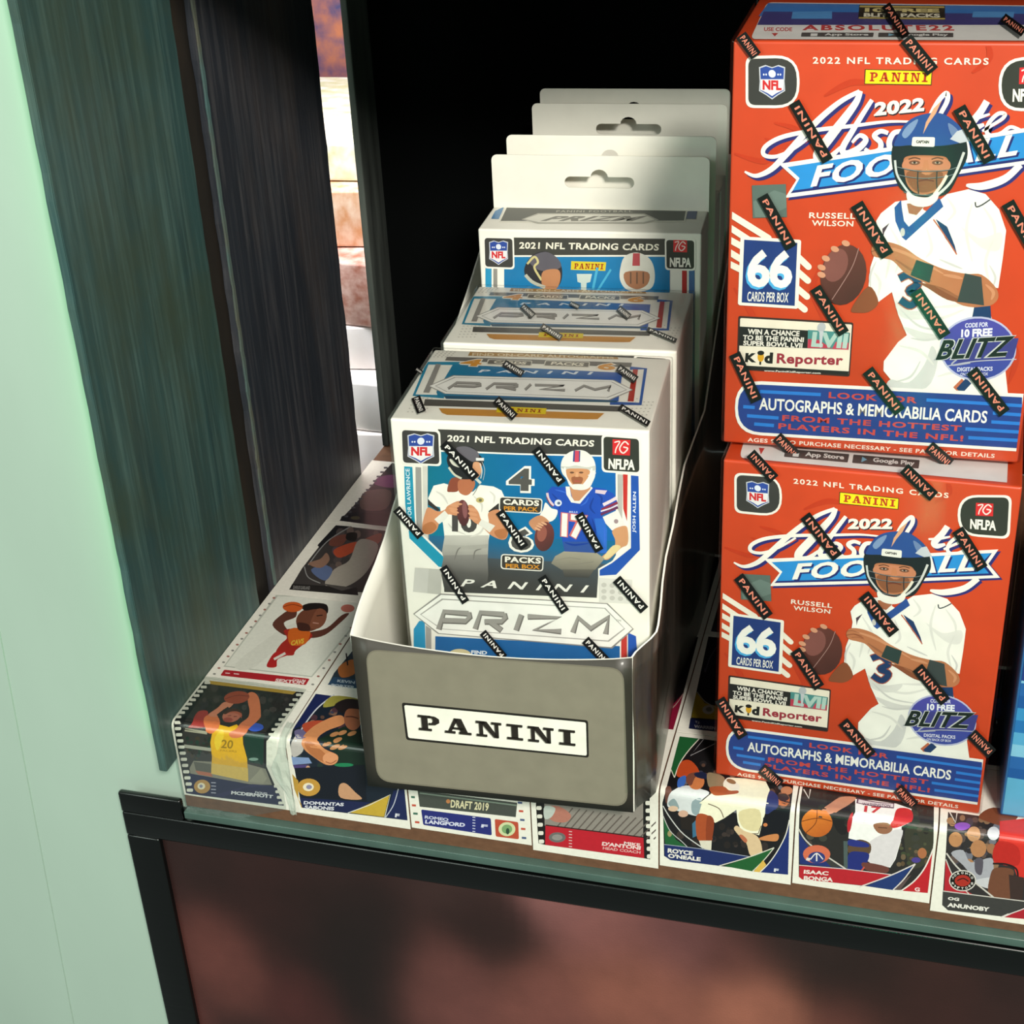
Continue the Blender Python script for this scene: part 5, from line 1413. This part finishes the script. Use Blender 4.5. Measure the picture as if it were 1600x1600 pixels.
def card(name, x0, s1, s0, draw, label, lift=0.0, x1=None, group=None, gen=None):
    x1 = x0 + 0.0635 if x1 is None else x1
    wdt = x1 - x0
    TH = 0.0003

    def fm(u, v):
        p = ray_hit(u, v, 'z', lift + TH)
        if p.y >= 0: return (p.x - x0, p.y)
        q = ray_hit(u, v, 'y', -lift - TH)
        return (q.x - x0, q.z)
    A = Art(fm, dens=9)
    mg = 0.0
    if gen: gen(A, (x0, x1, s0, s1))
    elif draw: draw(A)
    cuts = [RB * k / 3 for k in range(-3, 4)]
    # clip artwork to the card
    def to3(a, b, h):
        y, z = path3d(b, lift + TH + h)
        return Vector((a, y, z))
    bm = bmesh.new()
    me0 = A.mesh('art', lambda a, b, h: Vector((a, b, h)), cuts if s0 < 0 < s1 else None)
    bm.from_mesh(me0)
    bpy.data.meshes.remove(me0)
    e = 0.0012
    for co, no in (((e, 0, 0), (-1, 0, 0)), ((wdt - e, 0, 0), (1, 0, 0)), ((0, s0 + e, 0), (0, -1, 0)), ((0, s1 - e, 0), (0, 1, 0))):
        bmesh.ops.bisect_plane(bm, geom=bm.verts[:] + bm.edges[:] + bm.faces[:], plane_co=co, plane_no=no, dist=1e-7, clear_outer=True)
    for v in bm.verts: v.co = to3(*v.co)
    cl = bm.loops.layers.float_color.get('Col') or bm.loops.layers.float_color.new('Col')
    # the sheet itself
    ss = sorted(set([s0, s1] + ([c for c in cuts] if s0 < 0 < s1 else [])))
    wc = lin('e9e6da')
    top, bot = [], []
    for s_ in ss:
        for L_, h in ((top, lift + TH), (bot, lift)):
            y, z = path3d(s_, h)
            L_.append([bm.verts.new((0, y, z)), bm.verts.new((wdt, y, z))])
    nf = []
    for i in range(len(ss) - 1):
        nf.append(bm.faces.new((top[i][0], top[i][1], top[i + 1][1], top[i + 1][0])))
        nf.append(bm.faces.new((bot[i][0], bot[i + 1][0], bot[i + 1][1], bot[i][1])))
        for k in (0, 1):
            nf.append(bm.faces.new((top[i][k], top[i + 1][k], bot[i + 1][k], bot[i][k])))
    nf.append(bm.faces.new((top[0][0], bot[0][0], bot[0][1], top[0][1])))
    nf.append(bm.faces.new((top[-1][0], top[-1][1], bot[-1][1], bot[-1][0])))
    for f in nf:
        for l in f.loops: l[cl] = wc
    me = bpy.data.meshes.new(name)
    bm.to_mesh(me)
    bm.free()
    o = obj(name, me, M_CARD, None, (x0, 0, 0))
    return tag(o, label, 'card', 'basketball cards covering the shelf')


PT = 0.0642
front = [(card_shooter, 'basketball card with player in yellow jersey shooting, leftmost on the shelf edge', .0402, -.0474),
         (card_elbow, 'basketball card of bent-armed player in dark jersey, left of the grey box', .0412, -.0478),
         (card_draft, 'white basketball card reading DRAFT 2019 under the grey box', .0425, -.0466),
         (card_coach, 'basketball card with red HEAD COACH band under the grey box corner', .0440, -.0492),
         (card_green, 'basketball card with green and navy corners at the lower red box corner', .0452, -.0470),
         (card_wizard, 'basketball card with orange ball and red name band below the red boxes', .0460, -.0455),
         (card_raptor, 'basketball card with player in red and grey name band at far right', .0470, -.0500)]
for i, (dr, lb, s1, s0) in enumerate(front):
    card('trading_card', 0.0003 + PT * i, s1, s0, dr, lb, lift=0.0002 * (i % 2))
rows = [
    (0, .0405, .1290, card_dunker, 'white basketball card with big-headed player in red holding an orange ball'),
    (0, .1292, .2165, card_silver, 'grey basketball card with white-shirted player, second from the back beside the partition'),
    (0, .2168, .3050, card_dark, 'dark purple basketball card at the back beside the partition boards'),
    (1, .0415, .1300, card_blue, 'basketball card with blue name band tucked beside the grey box'),
    (3, .0444, .1340, card_crimson, 'dark basketball card with crimson corner right of the grey box'),
    (4, .0455, .1355, card_yellow, 'dark basketball card with yellow corner and navy band beside the red boxes'),
]
for c, a, b, dr, lb in rows:
    card('trading_card', 0.0003 + PT * c, b, a, dr, lb, lift=0.0002 * ((c + 1) % 2))
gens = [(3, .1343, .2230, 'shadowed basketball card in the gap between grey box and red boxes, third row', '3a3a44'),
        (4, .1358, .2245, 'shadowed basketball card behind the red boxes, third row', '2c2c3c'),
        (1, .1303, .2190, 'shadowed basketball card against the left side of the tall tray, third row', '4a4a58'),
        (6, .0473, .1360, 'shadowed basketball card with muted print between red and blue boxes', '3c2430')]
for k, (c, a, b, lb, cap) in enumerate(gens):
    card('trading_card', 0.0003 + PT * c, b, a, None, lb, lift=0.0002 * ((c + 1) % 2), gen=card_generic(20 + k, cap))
# film-strip edge of the third row card in the gap

# clear sleeve over the left corner, and the torn tape between the first two cards
bm = bmesh.new()
def sl(x, s, h):
    y, z = path3d(s, h); return bm.verts.new((x, y, z))
rowsv = []
for s_ in [.040, .02, RB, 0, -RB, -.02, -.046, -.056, -.0615]:
    xr = 0.060 if s_ > -.047 else (0.034 if s_ > -.058 else 0.018)
    xl = -0.0004 if s_ > -.05 else (0.0008 if s_ > -.058 else 0.0035)
    rowsv.append([sl(xl + (xr - xl) * k / 8, s_, 0.0017 + 0.0002 * math.sin(k * 2.1 + s_ * 300)) for k in range(9)])
for a, b in zip(rowsv, rowsv[1:]):
    for k in range(8): bm.faces.new((a[k], a[k + 1], b[k + 1], b[k])).smooth = True
me = bpy.data.meshes.new('clear_sleeve'); bm.to_mesh(me); bm.free()
tag(obj('clear_sleeve', me, M_CLEAR), 'clear plastic sleeve over the leftmost card, its corner hanging below', 'plastic sleeve')
bm = bmesh.new()
rr = random.Random(8)
g = []
for j in range(13):
    s_ = 0.010 - 0.058 * j / 12
    wdt = 0.004 + 0.006 * math.exp(-((s_ + .020) / .010) ** 2) + rr.uniform(-.0006, .0006)
    xc = 0.0640 - 0.0035 * math.exp(-((s_ + .020) / .012) ** 2)
    g.append([sl(xc + wdt * (k / 4 - .5), s_, 0.0018 + rr.uniform(0, .0012)) for k in range(5)])
for a, b in zip(g, g[1:]):
    for k in range(4): bm.faces.new((a[k], a[k + 1], b[k + 1], b[k]))
me = bpy.data.meshes.new('crumpled_tape'); bm.to_mesh(me); bm.free()
M_CRUMP = mat('cloudy_tape', 'c8d2c4', 0.25, coat=0.5)
M_CRUMP.node_tree.nodes['Principled BSDF'].inputs['Alpha'].default_value = 0.62
tag(obj('crumpled_tape', me, M_CRUMP), 'crumpled strip of cloudy clear tape between the two leftmost front cards', 'tape')


# ------------------------------------------------------------------ cartons
def film_shell(name, W, D, H, parent, off=0.0011):
    return obj(name, box_mesh(name, -off, W + off, -off, D + off, -0.0 + 0.0003, H + off, 0.0016, 3), M_WRAP, parent)


def front3(off): return lambda a, b, h: Vector((a, -off - h, b))
def top3(H, off): return lambda a, b, h: Vector((a, b, H + off + h))


def carton(name, loc, yaw, W, D, H, m, label, group, fronts=None, tops=None):
    o = obj(name, box_mesh(name, 0, W, 0, D, 0, H, 0.0011, 3), m, None, loc, yaw)
    tag(o, label, 'trading card box', group)
    if fronts: obj('front_print', fronts, M_PRINT, o)
    if tops: obj('top_print', tops, M_PRINT, o)
    return o


def fmap(loc, yaw, axis, val):
    if axis == 'y': return lambda u, v: (lambda p: (p.x, p.z))(ray_hit(u, v, 'y', val, loc, yaw))
    return lambda u, v: (lambda p: (p.x, p.y))(ray_hit(u, v, 'z', val, loc, yaw))


def clip_mesh(me, x0, x1, b0, b1, axis):
    bm = bmesh.new(); bm.from_mesh(me)
    k = 2 if axis == 'y' else 1
    for i, c, s in ((0, x0, -1), (0, x1, 1), (k, b0, -1), (k, b1, 1)):
        co = [0, 0, 0]; no = [0, 0, 0]
        co[i] = c; no[i] = s
        bmesh.ops.bisect_plane(bm, geom=bm.verts[:] + bm.edges[:] + bm.faces[:], plane_co=co, plane_no=no, dist=1e-7, clear_outer=True)
    bm.to_mesh(me); bm.free()
    return me


def strips(parent, loc, yaw, H, front_list, top_list, tc, offf=0.0015):
    """security strips printed on the film, one mesh per carton"""
    for axis, lst in (('y', front_list), ('z', top_list)):
        for cr, p0, p1, wd in lst:
            A = Art(fmap(loc, yaw, axis, -offf if axis == 'y' else H + offf))
            A.crop(*cr)
            seal(A, p0, p1, wd, tc)
            obj('security_strip', A.mesh('security_strip', front3(offf) if axis == 'y' else top3(H, offf)), M_TAPE, parent)


# red cartons
rW, rH, rD = 0.1214, 0.1690, 0.0857
LOCL, YL = (0.28115, 0.01613, 0.0006), -0.03126
LOCU, YU = (0.27933, 0.02810, 0.0006 + rH + 0.0024), 0.01152
K4c, K5c, K6c, K7c = (1120, 0, 3.3333), (1120, 330, 3.3333), (1100, 680, 3.2), (1100, 950, 3.2)
A = Art(fmap(LOCU, YU, 'y', -0.0002))
red_front(A, fmap(LOCL, YL, 'y', -0.0002))
RF = clip_mesh(A.mesh('red_front_print', front3(0.0002)), 0.0012, rW - 0.0012, 0.0012, rH - 0.0012, 'y')
A = Art(fmap(LOCU, YU, 'z', rH + 0.0002))
red_top(A)
RT = clip_mesh(A.mesh('red_top_print', top3(rH, 0.0002)), 0.0012, rW - 0.006, 0.0012, rD - 0.0012, 'z')
lower = carton('card_carton', LOCL, YL, rW, rD, rH, M_RED, 'lower red football card carton, standing on the cards', 'stacked red football card cartons', RF, RT)
upper = carton('card_carton', LOCU, YU, rW, rD, rH, M_RED, 'upper red football card carton, stacked on the other one', 'stacked red football card cartons')
for n, me in (('front_print', RF), ('top_print', RT)):
    o = bpy.data.objects.new(n, me); COL.objects.link(o); o.parent = upper
wr = film_shell('shrink_wrap', rW, rD, rH, lower)
o = bpy.data.objects.new('shrink_wrap', wr.data); COL.objects.link(o); o.parent = upper
strips(upper, LOCU, YU, rH, [
    (K4c, (125, 182), (205, 292), 62), (K4c, (985, 200), (1125, 372), 72), (K4c, (578, 838), (402, 532), 62), (K4c, (1262, 560), (1422, 840), 72),
    (K4c, (237, 1020), (388, 1290), 62), (K4c, (890, 1332), (728, 1062), 72), (K4c, (1515, 1055), (1672, 1330), 72),
    (K5c, (512, 398), (662, 638), 62), (K5c, (1190, 652), (1035, 415), 66), (K5c, (92, 742), (208, 990), 62), (K5c, (785, 828), (955, 1046), 66),
    (K5c, (1500, 1052), (1328, 828), 66), (K5c, (312, 1175), (412, 1275), 62), (K5c, (1105, 1225), (1215, 1320), 66)],
    [(K4c, (880, 25), (985, 190), 50), (K4c, (1490, 90), (1600, 170), 50)], 'd8806a')
strips(lower, LOCL, YL, rH, [
    (K6c, (352, 220), (232, 90), 56), (K6c, (1150, 308), (1000, 165), 62), (K6c, (668, 612), (505, 402), 58), (K6c, (1268, 472), (1392, 668), 62),
    (K6c, (172, 706), (322, 908), 56), (K6c, (952, 992), (798, 798), 62), (K7c, (455, 212), (578, 398), 56), (K7c, (1208, 470), (1068, 298), 60),
    (K7c, (196, 646), (78, 456), 54), (K7c, (695, 568), (838, 738), 56), (K7c, (1440, 730), (1338, 628), 60), (K7c, (288, 802), (382, 885), 56), (K7c, (968, 902), (1052, 992), 58)],
    [], 'd8806a')

# the blue carton cut by the right edge of the frame
LOCB = (0.4117, 0.0140, 0.0006)
W_, H_, D_ = 0.105, 0.160, 0.07
A = Art(lambda u, v: (u, v))
for i in range(24):
    z0 = 0.001 + i * 0.0066
    c = ['5fb4e0', '2b7cc0', '3f9bd4', '1f5fa8', '2b6cb4', '8fd0ec'][i % 6]
    A.P([(0.001, z0), (W_ - .001, z0 - 0.001), (W_ - .001, z0 + 0.0056), (0.001, z0 + 0.0066)], c)
A.P([(0.001, 0.075), (0.03, 0.072), (0.05, 0.10), (0.03, 0.13), (0.001, 0.12)], '27408c')
A.P([(0.001, 0.002), (W_ - .001, 0.002), (W_ - .001, 0.018), (0.001, 0.022)], '66b8de')
M_BLUE = mat('blue_board', '2f74b4', 0.4, coat=0.2, noise=((50, 50, 50), 0.15, None))
bc = carton('card_carton', LOCB, 0.0, W_, D_, H_, M_BLUE, 'blue striped carton cut off at the right, beside the red ones', 'cartons beside the red stack', A.mesh('blue_front_print', front3(0.0002)))
film_shell('shrink_wrap', W_, D_, H_, bc, 0.0014)

# ------------------------------------------------------------------ grey display tray
TX, TY, TYAW = 0.1194, -0.02775, 0.06028
TW, TL = 0.1290, 0.345
c_, s_ = math.cos(TYAW), math.sin(TYAW)


def tloc(x, y, z=0.0): return (TX + x * c_ - y * s_, TY + x * s_ + y * c_, z)


tray = empty('display_tray', tloc(0, 0, 0.0006), TYAW)
tag(tray, 'grey cardboard display tray with white nameplate, open at the top', 'display tray')


def sstep(t): t = min(1, max(0, t)); return t * t * (3 - 2 * t)
def xr(y): return 0.1293 + 0.0085 * sstep(y / 0.018) + 0.0075 * sstep((y - 0.09) / 0.09)
def xl(y): return 0.0 + 0.0 * y
def hz(y): return 0.0862 + 0.292 * y
def hfront(x):
    t = x / TW
    return 0.0868 - 0.0056 * math.sin(PI * min(1, max(0, t))) ** 0.8


WT = 0.0009


def sheet(name, pts_out, pts_in, mats, smooth=True):
    """two grids (outer, inner) of the same shape -> closed sheet; first material outside, second inside and on the cut edges"""
    bm = bmesh.new()
    G = []
    for P in (pts_out, pts_in):
        G.append([[bm.verts.new(p) for p in row] for row in P])
    n, m = len(pts_out), len(pts_out[0])
    for k in (0, 1):
        for i in range(n - 1):
            for j in range(m - 1):
                q = (G[k][i][j], G[k][i][j + 1], G[k][i + 1][j + 1], G[k][i + 1][j])
                f = bm.faces.new(q if k == 0 else q[::-1])
                f.material_index = k
                f.smooth = smooth
    per = [(i, 0) for i in range(n)] + [(n - 1, j) for j in range(1, m)] + [(i, m - 1) for i in range(n - 2, -1, -1)] + [(0, j) for j in range(m - 2, 0, -1)]
    for a in range(len(per)):
        b = per[(a + 1) % len(per)]
        a = per[a]
        f = bm.faces.new((G[0][a[0]][a[1]], G[1][a[0]][a[1]], G[1][b[0]][b[1]], G[0][b[0]][b[1]]))
        f.material_index = 1
    bmesh.ops.recalc_face_normals(bm, faces=bm.faces[:])
    me = bpy.data.meshes.new(name)
    bm.to_mesh(me); bm.free()
    return obj(name, me, mats, tray)


nx = 16
def fgrid(y): return [[(TW * i / nx, y, hfront(TW * i / nx) * j / 6) for i in range(nx + 1)] for j in range(7)]
M_TFRONT = mat('tray_front_board', '37332b', 0.5, coat=0.1)
sheet('front_wall', fgrid(0.0), fgrid(WT), [M_TFRONT, M_TRAY_IN])
ys = [0.0 + WT + 0.0001] + [0.004, 0.008, 0.012, 0.016, 0.02, 0.03, 0.045, 0.06, 0.08, 0.10, 0.12, 0.14, 0.16, 0.18, 0.21, 0.25, 0.30, TL]
def wob(y, j): return 0.0007 * math.sin(y * 90 + j) * (j / 6)
def sgrid(side, inn):
    P = []
    for j in range(7):
        row = []
        for y in ys:
            z = hz(y) * j / 6
            x = (xr(y) + wob(y, j) - (WT if inn else 0)) if side else (xl(y) - wob(y, j) - 0.0008 * j / 6 + (WT if inn else 0))
            row.append((x, y, z))
        P.append(row)
    return P
sheet('side_wall', sgrid(0, 0), sgrid(0, 1), [M_TRAY_OUT, M_TRAY_IN])
sheet('side_wall', sgrid(1, 0), sgrid(1, 1), [M_TRAY_OUT, M_TRAY_IN])
box('tray_floor', (WT, 0.1278, WT + .0002, TL - .0002, 0.0, WT), M_TRAY_IN, tray)
box('back_wall', (0.0, 0.1440, TL + .0002, TL + WT, 0.0, 0.185), [M_TRAY_OUT, M_TRAY_IN], tray)
TLOC = tloc(0, 0, 0.0006)
A = Art(fmap(TLOC, TYAW, 'y', 0.0))
tray_front(A)
obj('front_print', A.mesh('tray_front_print', front3(0.0002)), M_PRINT, tray)
# clear film hanging over the right corner of the tray
bm = bmesh.new()
g = []
for j in range(14):
    z = 0.012 + 0.070 * j / 13
    g.append([bm.verts.new(p) for p in [(0.1255, -0.0012, z), (0.1300 + rr.uniform(0, .0008), -0.0010 + rr.uniform(0, .001), z), (0.1345 + rr.uniform(0, .001), 0.006, z), (0.1392 + rr.uniform(-.0006, .0008), 0.020, z), (0.1398 + rr.uniform(-.0006, .0008), 0.05, z)]])
for a, b in zip(g, g[1:]):
    for k in range(4): bm.faces.new((a[k], a[k + 1], b[k + 1], b[k])).smooth = True
me = bpy.data.meshes.new('corner_film'); bm.to_mesh(me); bm.free()
obj('corner_film', me, M_CLEAR, tray)

# ------------------------------------------------------------------ white football boxes in the tray
pW, pD, pH = 0.1124, 0.0775, 0.1865
PL1, PL2 = tloc(0.0218, 0.0197, 0.0017), tloc(0.0236, 0.1058, 0.0017)
A = Art(fmap(PL1, TYAW, 'y', -0.0002))
prizm_front(A)
PF = clip_mesh(A.mesh('white_front_print', front3(0.0002)), 0.0008, pW - 0.0008, 0.001, pH - 0.001, 'y')
A = Art(fmap(PL1, TYAW, 'z', pH + 0.0002))
prizm_top(A)
PTM = clip_mesh(A.mesh('white_top_print', top3(pH, 0.0002)), 0.0008, pW - 0.0008, 0.001, pD - 0.001, 'z')
b1 = carton('card_carton', PL1, TYAW, pW, pD, pH, M_WHITE, 'front white football box showing two players, at the tray opening', 'white football card boxes in the tray', PF, PTM)
b2 = carton('card_carton', PL2, TYAW, pW, pD, pH, M_WHITE, 'second white football box, its top under cloudy film behind the first', 'white football card boxes in the tray')
for n, me in (('front_print', PF), ('top_print', PTM)):
    o = bpy.data.objects.new(n, me); COL.objects.link(o); o.parent = b2
wr = film_shell('shrink_wrap', pW, pD, pH, b1)
film_shell('shrink_wrap', pW, pD, pH, b2)
K1c, K2c = (600, 620, 3.5556), (600, 420, 3.2)
strips(b1, PL1, TYAW, pH, [
    (K1c, (330, 258), (512, 452), 50), (K1c, (990, 482), (842, 288), 52), (K1c, (205, 776), (68, 622), 48), (K1c, (642, 636), (782, 838), 50), (K1c, (1198, 856), (1082, 650), 50),
    (K1c, (455, 1142), (328, 945), 46), (K1c, (876, 1000), (1008, 1196), 50), (K1c, (1448, 1185), (1292, 1012), 56), (K1c, (668, 1450), (548, 1308), 44), (K1c, (1118, 1350), (1240, 1475), 52)],
    [(K2c, (158, 640), (188, 716), 46), (K2c, (560, 652), (655, 742), 44), (K2c, (1180, 688), (1326, 776), 32), (K2c, (600, 470), (695, 526), 36), (K2c, (1170, 492), (1262, 556), 40),
     (K2c, (160, 500), (190, 520), 20)], 'e4e0d8')
strips(b2, PL2, TYAW, pH, [], [(K2c, (690, 184), (748, 236), 34), (K2c, (788, 284), (888, 346), 30), (K2c, (1318, 300), (1462, 360), 22), (K2c, (1172, 196), (1228, 242), 34), (K2c, (930, 170), (975, 192), 22)], 'e4e0d8')


# hanging boxes behind them
def hang_tab(name, parent, W, y, z0, z1, th=0.0006, dx=0.0):
    """card header with a euro slot: outline with the slot cut out as a real hole"""
    cx, cz = W / 2 + dx, z1 - 0.0142
    hw, hh, kr = 0.0186, 0.0030, 0.0046
    hole = []
    for i in range(9): a = -PI / 2 + PI * i / 8; hole.append((cx + hw - hh + hh * math.cos(a), cz + hh * math.sin(a)))
    for i in range(9): a = PI * i / 8; hole.append((cx + kr * math.cos(a), cz + hh + kr * 0.85 * math.sin(a)))
    for i in range(9): a = PI / 2 + PI * i / 8; hole.append((cx - hw + hh + hh * math.cos(a), cz + hh * math.sin(a)))
    r = 0.003
    out = [(0, z0), (W, z0)]
    for i in range(5): a = PI / 2 * i / 4; out.append((W - r + r * math.cos(a), z1 - r + r * math.sin(a)))
    for i in range(5): a = PI / 2 + PI / 2 * i / 4; out.append((r + r * math.cos(a), z1 - r + r * math.sin(a)))
    bm = bmesh.new()
    P = out + hole
    V = [[bm.verts.new((p[0], y + t, p[1])) for p in P] for t in (0, th)]
    tr = tessellate_polygon([[Vector((p[0], p[1], 0)) for p in out], [Vector((p[0], p[1], 0)) for p in hole]])
    for t in tr:
        bm.faces.new([V[0][i] for i in t]); bm.faces.new([V[1][i] for i in t[::-1]])
    for a, n in ((0, len(out)), (len(out), len(hole))):
        for i in range(n):
            j = (i + 1) % n
            bm.faces.new((V[0][a + i], V[0][a + j], V[1][a + j], V[1][a + i]))
    bmesh.ops.recalc_face_normals(bm, faces=bm.faces[:])
    me = bpy.data.meshes.new(name); bm.to_mesh(me); bm.free()
    return obj(name, me, M_WHITE, parent)


hW, hH = 0.1158, 0.2155
HL = tloc(0.0232, 0.1900, 0.0017)
A = Art(fmap(HL, TYAW, 'y', -0.0002)); hanger_front(A)
HF = clip_mesh(A.mesh('hanging_front_print', front3(0.0002)), 0.0008, hW - 0.0008, 0.001, hH - 0.001, 'y')
A = Art(fmap(HL, TYAW, 'z', hH + 0.0002)); hanger_top(A)
HT = clip_mesh(A.mesh('hanging_top_print', top3(hH, 0.0002)), 0.0008, hW - 0.0008, 0.001, 0.036, 'z')
h1 = carton('hanging_box', HL, TYAW, hW, 0.0375, hH, M_WHITE, 'front white hanging box with trading card print and slotted header', 'white hanging boxes at the back of the tray', HF, HT)
hang_tab('hang_tab', h1, hW, 0.0382, hH - 0.02, 0.2455 - 0.0017)
for x, y, D, ty, ztop, hw_, lb in ((0.0300, 0.2375, 0.030, -0.0010, 0.2522, 0.1115, 'second white hanging box, only a sliver of its header showing'),
                              (0.0315, 0.2690, 0.030, 0.0304, 0.2535, 0.1105, 'third white hanging box, its slotted header half in view'),
                              (0.0340, 0.3125, 0.030, -0.0010, 0.2590, 0.1085, 'rearmost white hanging box, its header highest of all')):
    hb = carton('hanging_box', tloc(x, y, 0.0017), TYAW, hw_, D, 0.214, M_WHITE, lb, 'white hanging boxes at the back of the tray')
    hang_tab('hang_tab', hb, hw_, ty, 0.19, ztop)

# ------------------------------------------------------------------ the next display, glimpsed through the gap in the partition
M_NB = mat('white_store_box', 'f2f0f2', 0.4, noise=((24, 24, 24), 0.30, 'd0b8a0'))
M_MAG = [mat('magazine_pink', 'e8c8c0', 0.35, noise=((80, 60, 90), 0.9, 'a85a40')), mat('magazine_white', 'f4f2ee', 0.3, noise=((60, 90, 60), 0.7, 'b0b850')),
         mat('poster_blue', '3a3c66', 0.4, noise=((45, 45, 45), 0.95, 'b06a48')), mat('tan_pack', 'b89078', 0.5, noise=((20, 20, 20), 0.8, '3a3c6a')),
         mat('magazine_peach', 'f0dcc8', 0.35, noise=((90, 90, 60), 0.9, 'cc8a50'))]
tb = box('side_table', (-0.42, -0.006, 0.44, 1.05, -0.245, -0.225), M_NB)
tag(tb, 'pale table top glimpsed through the gap in the partition', 'table')
nb = [('storage_box', (-0.30, -0.03, 0.50, 0.80, -0.224, -0.150), M_MAG[3], 'lowest carton seen through the partition gap, tan and navy sides', 'carton'),
      ('storage_box', (-0.30, -0.04, 0.53, 0.82, -0.149, -0.098), M_NB, 'white storage box through the gap, above the tan carton', 'carton'),
      ('storage_box', (-0.30, -0.05, 0.545, 0.84, -0.097, -0.052), M_NB, 'white storage box through the gap, middle of the stack', 'carton'),
      ('storage_box', (-0.30, -0.05, 0.560, 0.85, -0.051, -0.012), M_NB, 'white storage box through the gap, top of the stack', 'carton'),
      ('magazine', (-0.30, -0.055, 0.575, 0.86, -0.011, 0.045), M_MAG[0], 'pink printed pile of magazines through the partition gap', 'magazine'),
      ('magazine', (-0.30, -0.06, 0.600, 0.87, 0.046, 0.095), M_MAG[4], 'peach printed pile of magazines through the partition gap', 'magazine'),
      ('magazine', (-0.30, -0.06, 0.630, 0.88, 0.096, 0.128), M_MAG[1], 'white and yellow printed magazine on top of the pile', 'magazine'),
      ('poster', (-0.42, -0.02, 0.92, 0.925, -0.20, 0.55), M_MAG[2], 'dark blue and orange picture standing behind the magazines', 'poster')]
for k, (n, e, m, lb, ct) in enumerate(nb):
    cx, cy = (e[0] + e[1]) / 2, (e[2] + e[3]) / 2
    o = box(n, (e[0] - cx, e[1] - cx, e[2] - cy, e[3] - cy, e[4], e[5]), m, None, bev=0.002)
    o.location = (cx, cy, 0)
    if n != 'poster': o.rotation_euler = (0, 0, (0.0, 0.10, -0.06, 0.12, -0.10, 0.14, 0.05)[k])
    tag(o, lb, ct)
